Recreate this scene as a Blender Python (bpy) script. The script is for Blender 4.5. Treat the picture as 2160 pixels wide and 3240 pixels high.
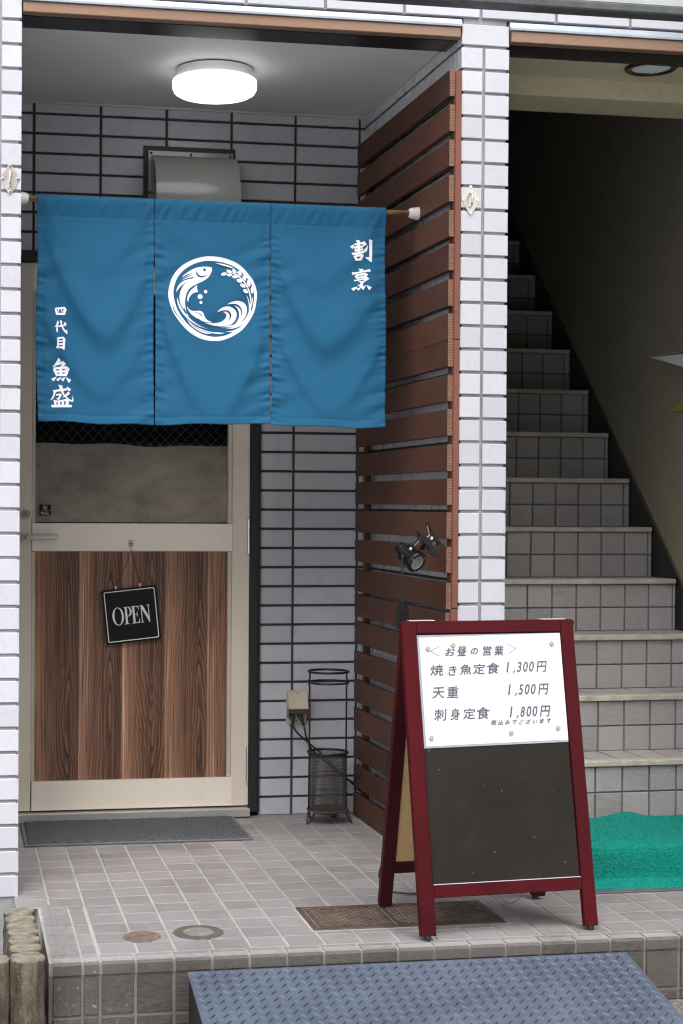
import bpy, math, random
import numpy as np
from mathutils import Vector, Matrix
R = math.radians
rng = random.Random(7)
for o in list(bpy.data.objects): bpy.data.objects.remove(o)
SC = bpy.context.scene
COL = SC.collection

# ------------------------------------------------------------------ camera
cam = bpy.data.cameras.new('camera')
cam.sensor_fit = 'VERTICAL'; cam.sensor_height = 36.0; cam.sensor_width = 24.0
cam.lens = 56.072; cam.shift_x = 0.09963; cam.shift_y = 0.01081
cam.clip_start = 0.05; cam.clip_end = 500
cam.dof.use_dof = True; cam.dof.focus_distance = 4.75; cam.dof.aperture_fstop = 7.1
co = bpy.data.objects.new('camera', cam); COL.objects.link(co); SC.camera = co
_y, _p, _r = 0.1752, -0.0111, 0.0061
fw = Vector((math.sin(_y)*math.cos(_p), math.cos(_y)*math.cos(_p), math.sin(_p)))
rt = Vector((math.cos(_y), -math.sin(_y), 0)); upv = rt.cross(fw)
cr, sr = math.cos(_r), math.sin(_r)
rt2 = rt*cr + upv*sr; up2 = -rt*sr + upv*cr
co.matrix_world = Matrix(((rt2.x, up2.x, -fw.x, -1.4859), (rt2.y, up2.y, -fw.y, -4.618), (rt2.z, up2.z, -fw.z, 1.1291), (0, 0, 0, 1)))

# ------------------------------------------------------------------ light: overcast daylight from the street side
SUN_EL, SUN_AZ = 52, 179            # azimuth clockwise from +y: behind the camera
W = bpy.data.worlds.new('World'); SC.world = W; W.use_nodes = True
nt = W.node_tree; nt.nodes.clear()
sky = nt.nodes.new('ShaderNodeTexSky'); sky.sky_type = 'NISHITA'; sky.sun_disc = False
sky.sun_elevation = R(SUN_EL); sky.sun_rotation = R(SUN_AZ); sky.dust_density = 4.0; sky.air_density = 1.0; sky.ozone_density = 1.0
hs = nt.nodes.new('ShaderNodeHueSaturation'); hs.inputs['Saturation'].default_value = 0.42
bg = nt.nodes.new('ShaderNodeBackground'); bg.inputs['Strength'].default_value = 0.115
wo = nt.nodes.new('ShaderNodeOutputWorld')
nt.links.new(sky.outputs[0], hs.inputs['Color']); nt.links.new(hs.outputs[0], bg.inputs['Color']); nt.links.new(bg.outputs[0], wo.inputs['Surface'])
sl = bpy.data.lights.new('sun', 'SUN'); sl.energy = 1.5; sl.angle = R(54); sl.color = (1.0, 0.97, 0.94)
so = bpy.data.objects.new('sun', sl); COL.objects.link(so)
sd = Vector((math.sin(R(SUN_AZ))*math.cos(R(SUN_EL)), math.cos(R(SUN_AZ))*math.cos(R(SUN_EL)), math.sin(R(SUN_EL))))
so.rotation_euler = sd.to_track_quat('Z', 'Y').to_euler()
vs = SC.view_settings; vs.view_transform = 'Standard'; vs.look = 'None'; vs.gamma = 1.0; vs.use_curve_mapping = False
vs.exposure = 1.70
SC.render.engine = 'CYCLES'
SC.cycles.use_denoising = True; SC.cycles.denoiser = 'OPENIMAGEDENOISE'; SC.cycles.denoising_prefilter = 'ACCURATE'; SC.cycles.denoising_input_passes = 'RGB_ALBEDO_NORMAL'
SC.cycles.pixel_filter_type = 'BLACKMAN_HARRIS'; SC.cycles.filter_width = 1.15
SC.cycles.max_bounces = 8; SC.cycles.transparent_max_bounces = 24
SC.cycles.sample_clamp_indirect = 6.0

# ------------------------------------------------------------------ materials
class NT:
    def __init__(s, name):
        s.m = bpy.data.materials.new(name); s.m.use_nodes = True
        s.t = s.m.node_tree; s.b = s.t.nodes['Principled BSDF']; s.out = s.t.nodes['Material Output']
    def n(s, typ, **kw):
        x = s.t.nodes.new(typ)
        for k, v in kw.items():
            if k in x.inputs.keys() if hasattr(x.inputs, 'keys') else False: s.set(x.inputs[k], v)
            else: setattr(x, k, v)
        return x
    def set(s, inp, v):
        if isinstance(v, bpy.types.NodeSocket): s.t.links.new(v, inp)
        elif isinstance(v, (tuple, list)) and len(v) == 3 and inp.type == 'RGBA': inp.default_value = (*v, 1)
        else: inp.default_value = v
    def i(s, k, v): s.set(s.b.inputs[k], v)
    def co(s, kind='Object', scale=(1, 1, 1), loc=None, rot=(0, 0, 0)):
        c = s.n('ShaderNodeTexCoord'); mp = s.n('ShaderNodeMapping')
        s.set(mp.inputs['Vector'], c.outputs[kind]); mp.inputs['Scale'].default_value = scale; mp.inputs['Rotation'].default_value = rot
        if loc is not None: s.set(mp.inputs['Location'], loc)
        return mp.outputs[0]
    def noise(s, v, scale=5, detail=4, rough=.55, dist=0, out='Fac'):
        x = s.n('ShaderNodeTexNoise'); s.set(x.inputs['Vector'], v); x.inputs['Scale'].default_value = scale
        x.inputs['Detail'].default_value = detail; x.inputs['Roughness'].default_value = rough; x.inputs['Distortion'].default_value = dist
        return x.outputs[out]
    def vor(s, v, scale=5, feature='F1', out='Distance', rnd=1):
        x = s.n('ShaderNodeTexVoronoi'); x.feature = feature; s.set(x.inputs['Vector'], v); x.inputs['Scale'].default_value = scale
        x.inputs['Randomness'].default_value = rnd
        return x.outputs[out]
    def ramp(s, f, stops, interp='LINEAR'):
        x = s.n('ShaderNodeValToRGB'); x.color_ramp.interpolation = interp; e = x.color_ramp.elements
        while len(e) < len(stops): e.new(0.5)
        for k, (p, c) in enumerate(stops):
            e[k].position = p; e[k].color = (*c, 1) if isinstance(c, (tuple, list)) else (c, c, c, 1)
        s.set(x.inputs[0], f); return x.outputs[0]
    def mix(s, f, a, b, mode='MIX'):
        x = s.n('ShaderNodeMix'); x.data_type = 'RGBA'; x.blend_type = mode
        s.set(x.inputs[0], f); s.set(x.inputs[6], a); s.set(x.inputs[7], b); return x.outputs[2]
    def math(s, op, a, b=0.0, c=0.0):
        x = s.n('ShaderNodeMath'); x.operation = op; s.set(x.inputs[0], a); s.set(x.inputs[1], b); s.set(x.inputs[2], c); return x.outputs[0]
    def vmul(s, a, b, op='MULTIPLY'):
        x = s.n('ShaderNodeVectorMath'); x.operation = op; s.set(x.inputs[0], a); s.set(x.inputs[1], b); return x.outputs[0]
    def comb(s, x_, y_, z_):
        x = s.n('ShaderNodeCombineXYZ'); s.set(x.inputs[0], x_); s.set(x.inputs[1], y_); s.set(x.inputs[2], z_); return x.outputs[0]
    def sep(s, v):
        x = s.n('ShaderNodeSeparateXYZ'); s.set(x.inputs[0], v); return x.outputs
    def bump(s, h, strength=.3, dist=.002, prev=None):
        x = s.n('ShaderNodeBump'); x.inputs['Strength'].default_value = strength; x.inputs['Distance'].default_value = dist
        s.set(x.inputs['Height'], h)
        if prev is not None: s.set(x.inputs['Normal'], prev)
        s.set(s.b.inputs['Normal'], x.outputs[0]); return x.outputs[0]
    def island(s): return s.n('ShaderNodeNewGeometry').outputs['Random Per Island']
    def objrand(s): return s.n('ShaderNodeObjectInfo').outputs['Random']
    def scale(s, c, f):   # multiply a colour by a grey factor
        return s.mix(1.0, c, f, 'MULTIPLY')

def simple(name, col, rough=.5, metal=0, nz=0, nscale=30, bump=0, bdist=.001, bscale=60, coat=0, spec=.5):
    M = NT(name)
    v = M.co()
    c = col
    if nz:
        f = M.noise(v, nscale, 5, .6)
        c = M.mix(M.ramp(f, [(.3, 0.), (.7, 1.)]), tuple(x*(1-nz) for x in col), tuple(min(1, x*(1+nz)) for x in col))
        M.i('Roughness', M.ramp(M.noise(v, nscale*.7, 4), [(.3, max(0, rough-.08)), (.7, min(1, rough+.1))]))
    else: M.i('Roughness', rough)
    M.i('Base Color', c); M.i('Metallic', metal); M.i('Specular IOR Level', spec)
    if coat: M.i('Coat Weight', coat); M.i('Coat Roughness', .12)
    if bump: M.bump(M.noise(v, bscale, 5, .6), bump, bdist)
    return M.m

def m_tile():
    M = NT('white_glazed_tile'); r = M.island(); v = M.co()
    base = M.mix(r, (.435, .442, .486), (.50, .508, .556))
    base = M.mix(M.ramp(M.noise(v, 3.2, 6, .7), [(.5, 0.), (.85, .7)]), base, (.43, .42, .43))
    drt = M.ramp(M.noise(v, 55, 6, .75), [(.66, 0.), (.74, 1.)])
    base = M.mix(M.math('MULTIPLY', drt, .35), base, (.30, .28, .25))
    M.i('Base Color', base); M.i('Roughness', M.ramp(M.noise(v, 9, 4), [(.3, .22), (.8, .42)])); M.i('Specular IOR Level', .45)
    M.bump(M.noise(v, 14, 2), .035, .004); return M.m
def m_grout(name, col, col2):
    M = NT(name); v = M.co()
    f = M.noise(v, 160, 4, .7); g = M.noise(v, 6, 4, .6)
    c = M.mix(f, col, col2); c = M.mix(M.ramp(g, [(.35, 0.), (.75, .6)]), c, tuple(x*.55 for x in col))
    M.i('Base Color', c); M.i('Roughness', .95); M.bump(f, .5, .001); return M.m
def m_floor_tile(name, a, b, dirt=(.10, .085, .075), stain=1.0, splash=0.0):
    M = NT(name); r = M.island(); v = M.co()
    # each tile its own brushed direction (slate-look relief)
    ang = M.math('MULTIPLY', r, 6.28)
    rot = M.n('ShaderNodeVectorRotate'); rot.rotation_type = 'AXIS_ANGLE'
    s1 = M.vmul(v, M.comb(M.math('ADD', 1, r), 1, 1))
    M.set(rot.inputs['Vector'], s1); rot.inputs['Axis'].default_value = (0.35, .35, .87); M.set(rot.inputs['Angle'], M.math('MULTIPLY', r, 1.3))
    st = M.vmul(rot.outputs[0], (1.0, 6.0, 6.0))
    st = M.vmul(st, M.comb(M.math('MULTIPLY', r, 17), M.math('MULTIPLY', r, 31), 0), 'ADD')
    f = M.noise(st, 22, 6, .68, .6)
    fine = M.noise(v, 420, 3, .6)
    c = M.mix(M.ramp(f, [(.3, 0.), (.7, 1.)]), a, b)
    c = M.mix(M.math('MULTIPLY', r, .5), c, tuple(x*1.18 for x in b))
    c = M.mix(M.ramp(fine, [(.62, 0.), (.75, .35)]), c, (.05, .045, .042))
    d = M.noise(v, 3.0, 5, .65)
    c = M.mix(M.ramp(d, [(.5, 0.), (.78, .65*stain)]), c, dirt)
    px_, py_, pz_ = M.sep(v); near = M.ramp(M.math('MULTIPLY_ADD', px_, -2.0, -1.95), [(.0, 0.), (.35, 1.)])
    spl = M.ramp(M.noise(v, 52, 6, .85), [(.60, 0.), (.64, 1.)])
    c = M.mix(M.math('MULTIPLY', M.math('MULTIPLY', spl, near), .6*splash), c, (.42, .50, .55))
    M.i('Base Color', c); M.i('Roughness', M.ramp(f, [(.2, .42), (.8, .62)])); M.i('Specular IOR Level', .4)
    n1 = M.bump(f, .45, .0018); M.bump(fine, .2, .0006, n1); return M.m
def m_stain_wood():
    M = NT('red_brown_stained_wood'); rnd = M.objrand()
    off = M.comb(M.math('MULTIPLY', rnd, 7), M.math('MULTIPLY', rnd, 13), M.math('MULTIPLY', rnd, 29))
    v = M.co('Object', (1, 1, 1), off)
    w = M.vmul(v, (9, 1.3, 9)); wv = M.noise(w, 2.3, 3, .5, 1.2)
    rings = M.math('FRACT', M.math('MULTIPLY', wv, 9))
    rings = M.ramp(rings, [(0, 0.), (.75, 1.), (1, 0.)])
    fib = M.noise(M.vmul(v, (90, 3, 90)), 5, 5, .65)
    c = M.mix(rings, (.062, .0275, .018), (.120, .055, .035))
    c = M.mix(M.ramp(fib, [(.35, 0.), (.75, .7)]), c, (.060, .023, .015))
    c = M.mix(M.ramp(M.noise(v, 3.3, 4, .6), [(.45, 0.), (.75, .5)]), c, (.15, .064, .04))
    c = M.mix(M.ramp(M.noise(M.vmul(v, (1, .4, 1)), 60, 6, .8), [(.72, 0.), (.78, .5)]), c, (.28, .19, .14))
    c = M.mix(M.math('MULTIPLY', rnd, .45), c, (.036, .018, .014)); c = M.mix(M.math('MULTIPLY', M.math('FRACT', M.math('MULTIPLY', rnd, 7.3)), .3), c, (.16, .075, .05))
    M.i('Base Color', c); M.i('Roughness', M.ramp(rings, [(0, .46), (1, .62)])); M.i('Specular IOR Level', .14)
    n1 = M.bump(fib, .25, .001); M.bump(rings, .12, .001, n1); return M.m
def m_endgrain():
    M = NT('timber_end_grain'); rnd = M.objrand()
    v = M.co('Object', (1, 1, 1), M.comb(M.math('MULTIPLY', rnd, .05), 0, M.math('MULTIPLY', rnd, 1.7)))
    w = M.n('ShaderNodeTexWave'); w.wave_type = 'RINGS'; w.rings_direction = 'SPHERICAL'; w.inputs['Scale'].default_value = 38
    w.inputs['Distortion'].default_value = 5; w.inputs['Detail'].default_value = 3; w.inputs['Detail Scale'].default_value = 3; M.set(w.inputs['Vector'], v)
    c = M.mix(w.outputs['Fac'], (.11, .050, .030), (.25, .125, .078))
    c = M.mix(M.ramp(M.noise(v, 40, 4), [(.4, 0.), (.7, .5)]), c, (.11, .05, .032))
    M.i('Base Color', c); M.i('Roughness', .75); M.bump(w.outputs['Fac'], .3, .001); return M.m
def m_walnut():
    M = NT('walnut_laminate'); c0 = M.n('ShaderNodeTexCoord'); x, y, z = M.sep(c0.outputs['Object'])
    # boards 0.155 m wide; each board has its own heart line and its own drift
    q = M.math('DIVIDE', M.math('ADD', x, .3605+.155*10), .155)
    idx = M.math('FLOOR', q); fx = M.math('SUBTRACT', q, idx)
    wn = M.n('ShaderNodeTexWhiteNoise'); wn.noise_dimensions = '1D'; M.set(wn.inputs['W'], idx); hr = wn.outputs['Value']
    heart = M.math('ADD', M.math('MULTIPLY', hr, .16), .68)
    dx = M.math('SUBTRACT', fx, heart); zo = M.math('ADD', z, M.math('MULTIPLY', hr, 37))
    wob = M.noise(M.comb(idx, M.math('MULTIPLY', zo, 4.0), 0.0), 1.0, 2, .5)
    dx = M.math('ADD', dx, M.math('MULTIPLY', M.math('SUBTRACT', wob, .5), .16))
    big = M.noise(M.comb(M.math('MULTIPLY', idx, 3.1), M.math('MULTIPLY', zo, 1.25), M.math('MULTIPLY', dx, .5)), 1.0, 1, .45)
    med = M.noise(M.comb(M.math('MULTIPLY', x, 14), M.math('MULTIPLY', zo, 1.6), idx), 1.0, 3, .5)
    d2 = M.math('POWER', M.math('ADD', M.math('MULTIPLY', dx, dx), .0025), .5)
    lev = M.math('ADD', M.math('MULTIPLY', d2, 3.0), M.math('MULTIPLY', big, 3.6)); lev = M.math('ADD', lev, M.math('MULTIPLY', med, .55))
    rg = M.math('FRACT', M.math('MULTIPLY', lev, 5.2))
    rg = M.ramp(rg, [(0, .0), (.18, .25), (.62, .85), (.86, 1.), (.95, .35), (1, 0.)])
    fine = M.noise(M.comb(M.math('MULTIPLY', x, 260), M.math('MULTIPLY', z, 5), idx), 1.0, 4, .6)
    streak = M.noise(M.comb(M.math('MULTIPLY', x, 85), M.math('MULTIPLY', z, .9), 3.0), 1.0, 3, .5)
    tone = M.noise(M.comb(M.math('MULTIPLY', idx, 7.7), M.math('MULTIPLY', zo, 3.0), M.math('MULTIPLY', fx, 2.2)), 1.0, 3, .5)
    dark = M.mix(M.ramp(tone, [(.35, 0.), (.65, 1.)]), (.034, .016, .010), (.090, .043, .026))
    c = M.mix(rg, dark, (.27, .135, .077))
    light = M.ramp(fx, [(0, 1.), (.15, .95), (.24, .45), (.5, .12), (.7, 0.)])
    lc = M.mix(M.ramp(streak, [(.36, 0.), (.60, 1.)]), (.27, .130, .074), (.78, .44, .27))
    c = M.mix(light, c, lc)
    c = M.mix(M.ramp(streak, [(.48, 0.), (.58, .85), (.66, 0.)]), c, (.052, .024, .016))
    c = M.mix(M.ramp(fine, [(.38, .45), (.58, 0.)]), c, (.042, .020, .014))
    M.i('Base Color', c); M.i('Roughness', .42); M.i('Specular IOR Level', .4); M.bump(fine, .08, .0005); return M.m
def m_brushed(name, col, metal=.35, rough=.42, axis=(1, 1, 60)):
    M = NT(name); v = M.co('Object', axis); f = M.noise(v, 6, 4, .6)
    v2 = M.co(); g = M.noise(v2, 7, 6, .7)
    c = M.mix(f, tuple(x*.93 for x in col), tuple(x*1.05 for x in col))
    c = M.mix(M.ramp(g, [(.58, 0.), (.8, .35)]), c, tuple(x*.72 for x in col))
    sp = M.noise(v2, 70, 5, .8); c = M.mix(M.ramp(sp, [(.71, 0.), (.76, .55)]), c, tuple(x*.35 for x in col))
    M.i('Base Color', c); M.i('Metallic', metal); M.i('Roughness', M.ramp(g, [(.3, rough-.08), (.8, rough+.12)])); M.bump(f, .03, .0005); return M.m
def m_cloth():
    M = NT('blue_woven_cloth'); v = M.co()
    x, y, z = M.sep(v)
    wv = M.math('MULTIPLY', M.math('SINE', M.math('MULTIPLY', x, 4200)), M.math('SINE', M.math('MULTIPLY', z, 4200)))
    n = M.noise(v, 260, 3, .6); g = M.noise(v, 5, 3, .5)
    c = M.mix(n, (.0100, .076, .150), (.0140, .092, .182)); c = M.mix(M.ramp(g, [(.3, 0.), (.7, .35)]), c, (.0160, .100, .194))
    lint = M.ramp(M.noise(v, 330, 2, .8), [(.79, 0.), (.81, .5)]); c = M.mix(lint, c, (.35, .45, .55))
    M.i('Base Color', c); M.i('Roughness', .72); M.i('Sheen Weight', .12); M.i('Sheen Roughness', .5); M.i('Sheen Tint', (.55, .75, .95)); M.i('Specular IOR Level', .1)
    M.bump(M.math('ADD', M.math('MULTIPLY', wv, .5), n), .18, .0006); return M.m
def m_lacquer(name, a, b, rough=.38):
    M = NT(name); v = M.co(); g = M.noise(v, 6, 5, .6); f = M.noise(M.vmul(v, (3, 3, 1)), 30, 5, .7)
    c = M.mix(M.ramp(g, [(.3, 0.), (.75, 1.)]), a, b)
    c = M.mix(M.ramp(f, [(.66, 0.), (.78, .4)]), c, tuple(min(1, x*2.2+.03) for x in b))
    nick = M.noise(v, 140, 4, .8); c = M.mix(M.ramp(nick, [(.75, 0.), (.78, .8)]), c, (.42, .25, .2))
    M.i('Base Color', c); M.i('Roughness', M.ramp(g, [(.3, rough), (.8, rough+.16)])); M.i('Specular IOR Level', .08)
    M.bump(M.noise(v, 50, 3), .06, .001); return M.m
def m_chalkboard():
    M = NT('chalkboard'); v = M.co(); g = M.noise(v, 4, 6, .7)
    c = M.mix(M.ramp(g, [(.3, 0.), (.8, 1.)]), (.018, .016, .0135), (.028, .026, .0225))
    sm = M.noise(M.vmul(v, (1, 1, .35)), 16, 6, .75); c = M.mix(M.ramp(sm, [(.58, 0.), (.85, .12)]), c, (.10, .10, .10))
    sp = M.ramp(M.vor(v, 34), [(.05, 1.), (.10, 0.)]); sk = M.ramp(M.noise(v, 9, 2), [(.44, 0.), (.56, 1.)])
    c = M.mix(M.math('MULTIPLY', M.math('MULTIPLY', sp, sk), .3), c, (.35, .35, .36))
    M.i('Base Color', c); M.i('Roughness', .75); M.i('Specular IOR Level', .06); M.bump(g, .1, .001); return M.m
def m_turf():
    M = NT('green_pile'); v = M.co(); n = M.noise(v, 230, 4, .7); g = M.noise(v, 7, 5, .65)
    c = M.mix(M.ramp(n, [(.3, 0.), (.7, 1.)]), (.002, .11, .092), (.016, .37, .295))
    c = M.mix(M.ramp(g, [(.45, 0.), (.8, .5)]), c, (.02, .20, .15))
    sp = M.ramp(M.vor(v, 70), [(.05, 1.), (.11, 0.)]); sk = M.ramp(M.noise(v, 13, 2), [(.56, 0.), (.64, 1.)])
    c = M.mix(M.math('MULTIPLY', M.math('MULTIPLY', sp, sk), .6), c, (.5, .5, .4))
    M.i('Base Color', c); M.i('Roughness', .95); M.i('Specular IOR Level', .05); M.i('Sheen Weight', .08); M.i('Sheen Tint', (.3, .9, .75)); M.bump(n, .9, .004); return M.m
def m_coil():
    M = NT('grey_loop_pile'); v = M.co(); w = M.noise(v, 230, 3, .6); q = M.vor(v, 210)
    c = M.mix(M.ramp(w, [(.36, 0.), (.66, 1.)]), (.016, .017, .020), (.125, .13, .148))
    c = M.mix(M.ramp(M.noise(v, 5, 5, .7), [(.5, 0.), (.8, .4)]), c, (.05, .048, .046))
    M.i('Base Color', c); M.i('Roughness', .8); n1 = M.bump(w, .9, .004); M.bump(q, .5, .003, n1); return M.m
def m_steel_plate():
    M = NT('blue_grey_painted_steel'); v = M.co(); g = M.noise(v, 5, 6, .7); f = M.noise(v, 60, 6, .75)
    c = M.mix(M.ramp(g, [(.3, 0.), (.75, 1.)]), (.095, .118, .162), (.15, .182, .24))
    c = M.mix(M.ramp(f, [(.62, 0.), (.72, .5)]), c, (.07, .08, .10))
    rs = M.ramp(M.noise(v, 38, 6, .8), [(.70, 0.), (.74, .8)]); c = M.mix(rs, c, (.16, .075, .045))
    wt = M.ramp(M.noise(v, 23, 6, .85), [(.73, 0.), (.76, .7)]); c = M.mix(wt, c, (.55, .56, .58))
    M.i('Base Color', c); M.i('Metallic', .35); M.i('Roughness', M.ramp(g, [(.3, .34), (.8, .52)])); M.bump(f, .15, .001); return M.m
def m_stucco(name='sprayed_stucco', k=1.0):
    M = NT(name); v = M.co(); n = M.noise(v, 95, 5, .7); g = M.noise(v, 2.5, 5, .6); h = M.noise(v, 34, 4, .7)
    c = M.mix(g, (.26, .24, .175), (.35, .325, .245)); c = M.mix(M.ramp(h, [(.6, 0.), (.75, .5)]), c, (.15, .135, .10))
    c = M.mix(M.ramp(n, [(.68, 0.), (.74, .6)]), c, (.09, .08, .055))
    if k != 1: c = M.mix(1.0, c, (k, k, k*.97), 'MULTIPLY')
    M.i('Base Color', c); M.i('Roughness', .95); n1 = M.bump(h, .8, .01); M.bump(n, .8, .006, n1); return M.m
def m_concrete():
    M = NT('weathered_concrete'); v = M.co(); x, y, z = M.sep(v); g = M.noise(v, 11, 7, .75); h = M.noise(M.vmul(v, (1, 1, .3)), 28, 6, .7); f = M.noise(v, 190, 4, .7)
    c = M.mix(M.ramp(g, [(.3, 0.), (.7, 1.)]), (.060, .046, .030), (.19, .16, .115))
    c = M.mix(M.ramp(h, [(.42, 0.), (.60, .95)]), c, (.030, .021, .013))
    c = M.mix(M.ramp(M.noise(v, 17, 5, .7), [(.57, 0.), (.7, .7)]), c, (.20, .115, .045))
    c = M.mix(M.ramp(f, [(.6, 0.), (.7, .5)]), c, (.45, .43, .38))
    M.i('Base Color', c); M.i('Roughness', .95); n1 = M.bump(h, .8, .008); M.bump(f, .7, .004, n1); return M.m
def m_asphalt():
    M = NT('asphalt'); v = M.co(); q = M.vor(v, 130, 'F1', 'Color'); n = M.noise(v, 3, 5, .6)
    c = M.mix(q, (.07, .068, .066), (.30, .29, .275)); c = M.mix(M.ramp(n, [(.4, 0.), (.7, .35)]), c, (.10, .098, .094))
    M.i('Base Color', c); M.i('Roughness', .9); M.bump(M.vor(v, 130), .8, .006); return M.m
def m_rust_iron():
    M = NT('rusty_cast_iron'); v = M.co(); g = M.noise(v, 14, 6, .75); f = M.noise(v, 90, 5, .7)
    c = M.mix(M.ramp(g, [(.35, 0.), (.65, 1.)]), (.055, .042, .036), (.145, .095, .07)); c = M.mix(M.ramp(f, [(.55, 0.), (.7, .6)]), c, (.03, .026, .024))
    M.i('Base Color', c); M.i('Metallic', .3); M.i('Roughness', .62); M.bump(f, .4, .002); return M.m
def m_reflection_sheet():
    M = NT('painted_street_reflection'); v = M.co(); g = M.noise(M.vmul(v, (1, 1, 1.6)), 4.5, 7, .72, .4); h = M.noise(M.vmul(v, (.5, 1, 3)), 6, 5, .6)
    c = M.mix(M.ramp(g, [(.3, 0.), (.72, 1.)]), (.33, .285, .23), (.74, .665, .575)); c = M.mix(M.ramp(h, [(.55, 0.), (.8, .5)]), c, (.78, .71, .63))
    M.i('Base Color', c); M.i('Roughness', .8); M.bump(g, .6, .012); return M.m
def m_glass(name='window_glass', tint=(.96, .955, .95), ior=1.5, rough=.02):
    M = NT(name); M.t.nodes.remove(M.b)
    tr = M.n('ShaderNodeBsdfTransparent'); tr.inputs[0].default_value = (*tint, 1)
    gl = M.n('ShaderNodeBsdfGlossy'); gl.inputs['Roughness'].default_value = rough
    fr = M.n('ShaderNodeFresnel'); fr.inputs['IOR'].default_value = ior
    mx = M.n('ShaderNodeMixShader'); M.set(mx.inputs[0], fr.outputs[0]); M.t.links.new(tr.outputs[0], mx.inputs[1]); M.t.links.new(gl.outputs[0], mx.inputs[2])
    M.t.links.new(mx.outputs[0], M.out.inputs['Surface']); return M.m
def m_emit(name, col, st):
    M = NT(name); M.i('Base Color', col); M.i('Emission Color', col); M.i('Emission Strength', st); M.i('Roughness', .4); return M.m
def m_rodwood():
    M = NT('wood_print_rod'); v = M.co('Object', (2, 60, 60)); f = M.noise(v, 2.5, 4, .6, 1)
    M.i('Base Color', M.mix(M.ramp(f, [(.4, 0.), (.6, 1.)]), (.10, .045, .02), (.42, .24, .11))); M.i('Roughness', .3); return M.m
def m_ceiling():
    M = NT('grey_ceiling_board'); v = M.co(); g = M.noise(v, 3, 4, .6)
    M.i('Base Color', M.mix(g, (.60, .61, .61), (.68, .685, .68))); M.i('Roughness', .6); M.bump(M.noise(v, 150, 3), .05, .001); return M.m
def m_vent():
    M = NT('grey_enamel'); v = M.co(); g = M.noise(v, 6, 4); h = M.noise(v, 75, 3, .6)
    M.i('Base Color', M.mix(g, (.27, .28, .26), (.33, .335, .31))); M.i('Roughness', .16); M.i('Specular IOR Level', .6); M.bump(h, .14, .002); return M.m

T = m_tile()
GR = m_grout('grey_grout', (.22, .22, .235), (.38, .38, .40))
GRI = m_grout('dark_recess_grout', (.040, .037, .034), (.085, .08, .074))  # darker grout for the recess walls
FT = m_floor_tile('slate_look_floor_tile', (.165, .150, .149), (.275, .258, .259), splash=.6)
GF = m_grout('pale_floor_grout', (.31, .30, .285), (.42, .41, .39))
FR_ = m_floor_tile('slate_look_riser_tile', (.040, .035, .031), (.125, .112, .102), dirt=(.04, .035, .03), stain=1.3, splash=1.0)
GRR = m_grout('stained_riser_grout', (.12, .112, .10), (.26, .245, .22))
SR = m_floor_tile('stair_riser_tile', (.26, .245, .243), (.38, .363, .363), dirt=(.16, .146, .138), stain=.6)
GS = m_grout('stair_grout', (.13, .135, .14), (.19, .195, .20))
WOOD = m_stain_wood(); ENDG = m_endgrain(); WAL = m_walnut()
ALU = m_brushed('champagne_aluminium', (.72, .645, .54), .15); ALU2 = m_brushed('champagne_aluminium_rail', (.84, .77, .665), .15, axis=(60, 1, 1))
ALUD = m_brushed('champagne_aluminium_bead', (.58, .53, .44), .2)
SILV = m_brushed('worn_silver_sill', (.50, .49, .46), .6, .38, (60, 1, 1))
BLK = simple('black_frame_paint', (.012, .012, .014), .5, nz=.2, bump=.2)
BROWN = m_brushed('bronze_fascia', (.25, .155, .105), .3, .45, (60, 1, 1))
FLASH = simple('pale_blue_grey_flashing', (.29, .33, .385), .4, .2, nz=.15, nscale=9)
SOFF = simple('dark_soffit_metal', (.022, .022, .024), .22, .4)
CEIL = m_ceiling(); STU = m_stucco(); STU_LIT = m_stucco('lit_ceiling_stucco', 1.9); STEEL = m_steel_plate(); CLOTH = m_cloth()
WHITEP = simple('white_print_ink', (.66, .67, .72), .75, bump=.1)
PLAST = simple('white_plastic', (.68, .66, .65), .35)
ROD = m_rodwood(); CHROME = simple('polished_steel', (.72, .70, .67), .16, 1.0)
PLATE = simple('satin_nickel_plate', (.60, .56, .50), .34, .75, nz=.06)
REDL = m_lacquer('dark_red_lacquer', (.040, .0026, .0042), (.072, .0048, .0078))
REDD = m_lacquer('dark_red_lacquer_edge', (.030, .006, .009), (.050, .009, .012))
CHALK = m_chalkboard(); CORK = simple('tan_cork_board', (.40, .26, .125), .85, nz=.18, nscale=160, bump=.3)
PAPER = simple('white_paper', (.60, .615, .64), .55, nz=.02, nscale=3)
SLEEVE = simple('clear_sleeve_edge', (.30, .315, .36), .25)
INK = simple('grey_ink', (.075, .075, .105), .6); INKS = simple('thin_grey_ink', (.12, .105, .14), .6)
MAGN = simple('beige_magnet', (.36, .30, .25), .4)
BLKP = simple('black_plastic', (.007, .0075, .009), .36, spec=.28); BLKR = simple('black_rubber', (.012, .012, .013), .55)
BLKW = simple('black_wire_paint', (.010, .010, .011), .4)
SIGNB = simple('matt_black_sign', (.005, .005, .006), .5, spec=.2); SIGNW = simple('sign_white', (.72, .70, .68), .5)
TURF = m_turf(); COIL = m_coil(); VINYL = simple('grey_vinyl_border', (.10, .105, .12), .5, nz=.2)
CONC = m_concrete(); CONCT = simple('pale_top_concrete', (.20, .178, .135), .95, nz=.4, nscale=45, bump=.9, bdist=.006, bscale=120); ASPH = m_asphalt(); IRON = m_rust_iron(); BRONZE = simple('dull_bronze_cover', (.235, .225, .20), .5, .2, nz=.25, nscale=30, bump=.15)
BRASS = simple('worn_copper_cover', (.17, .125, .10), .6, .15, nz=.35, nscale=40, bump=.3)
REFSHEET = m_reflection_sheet(); GLASS = m_glass(); WIRE = simple('safety_wire', (.42, .40, .37), .5)
DARKROOM = simple('dark_interior', (.012, .013, .016), .9)
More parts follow.
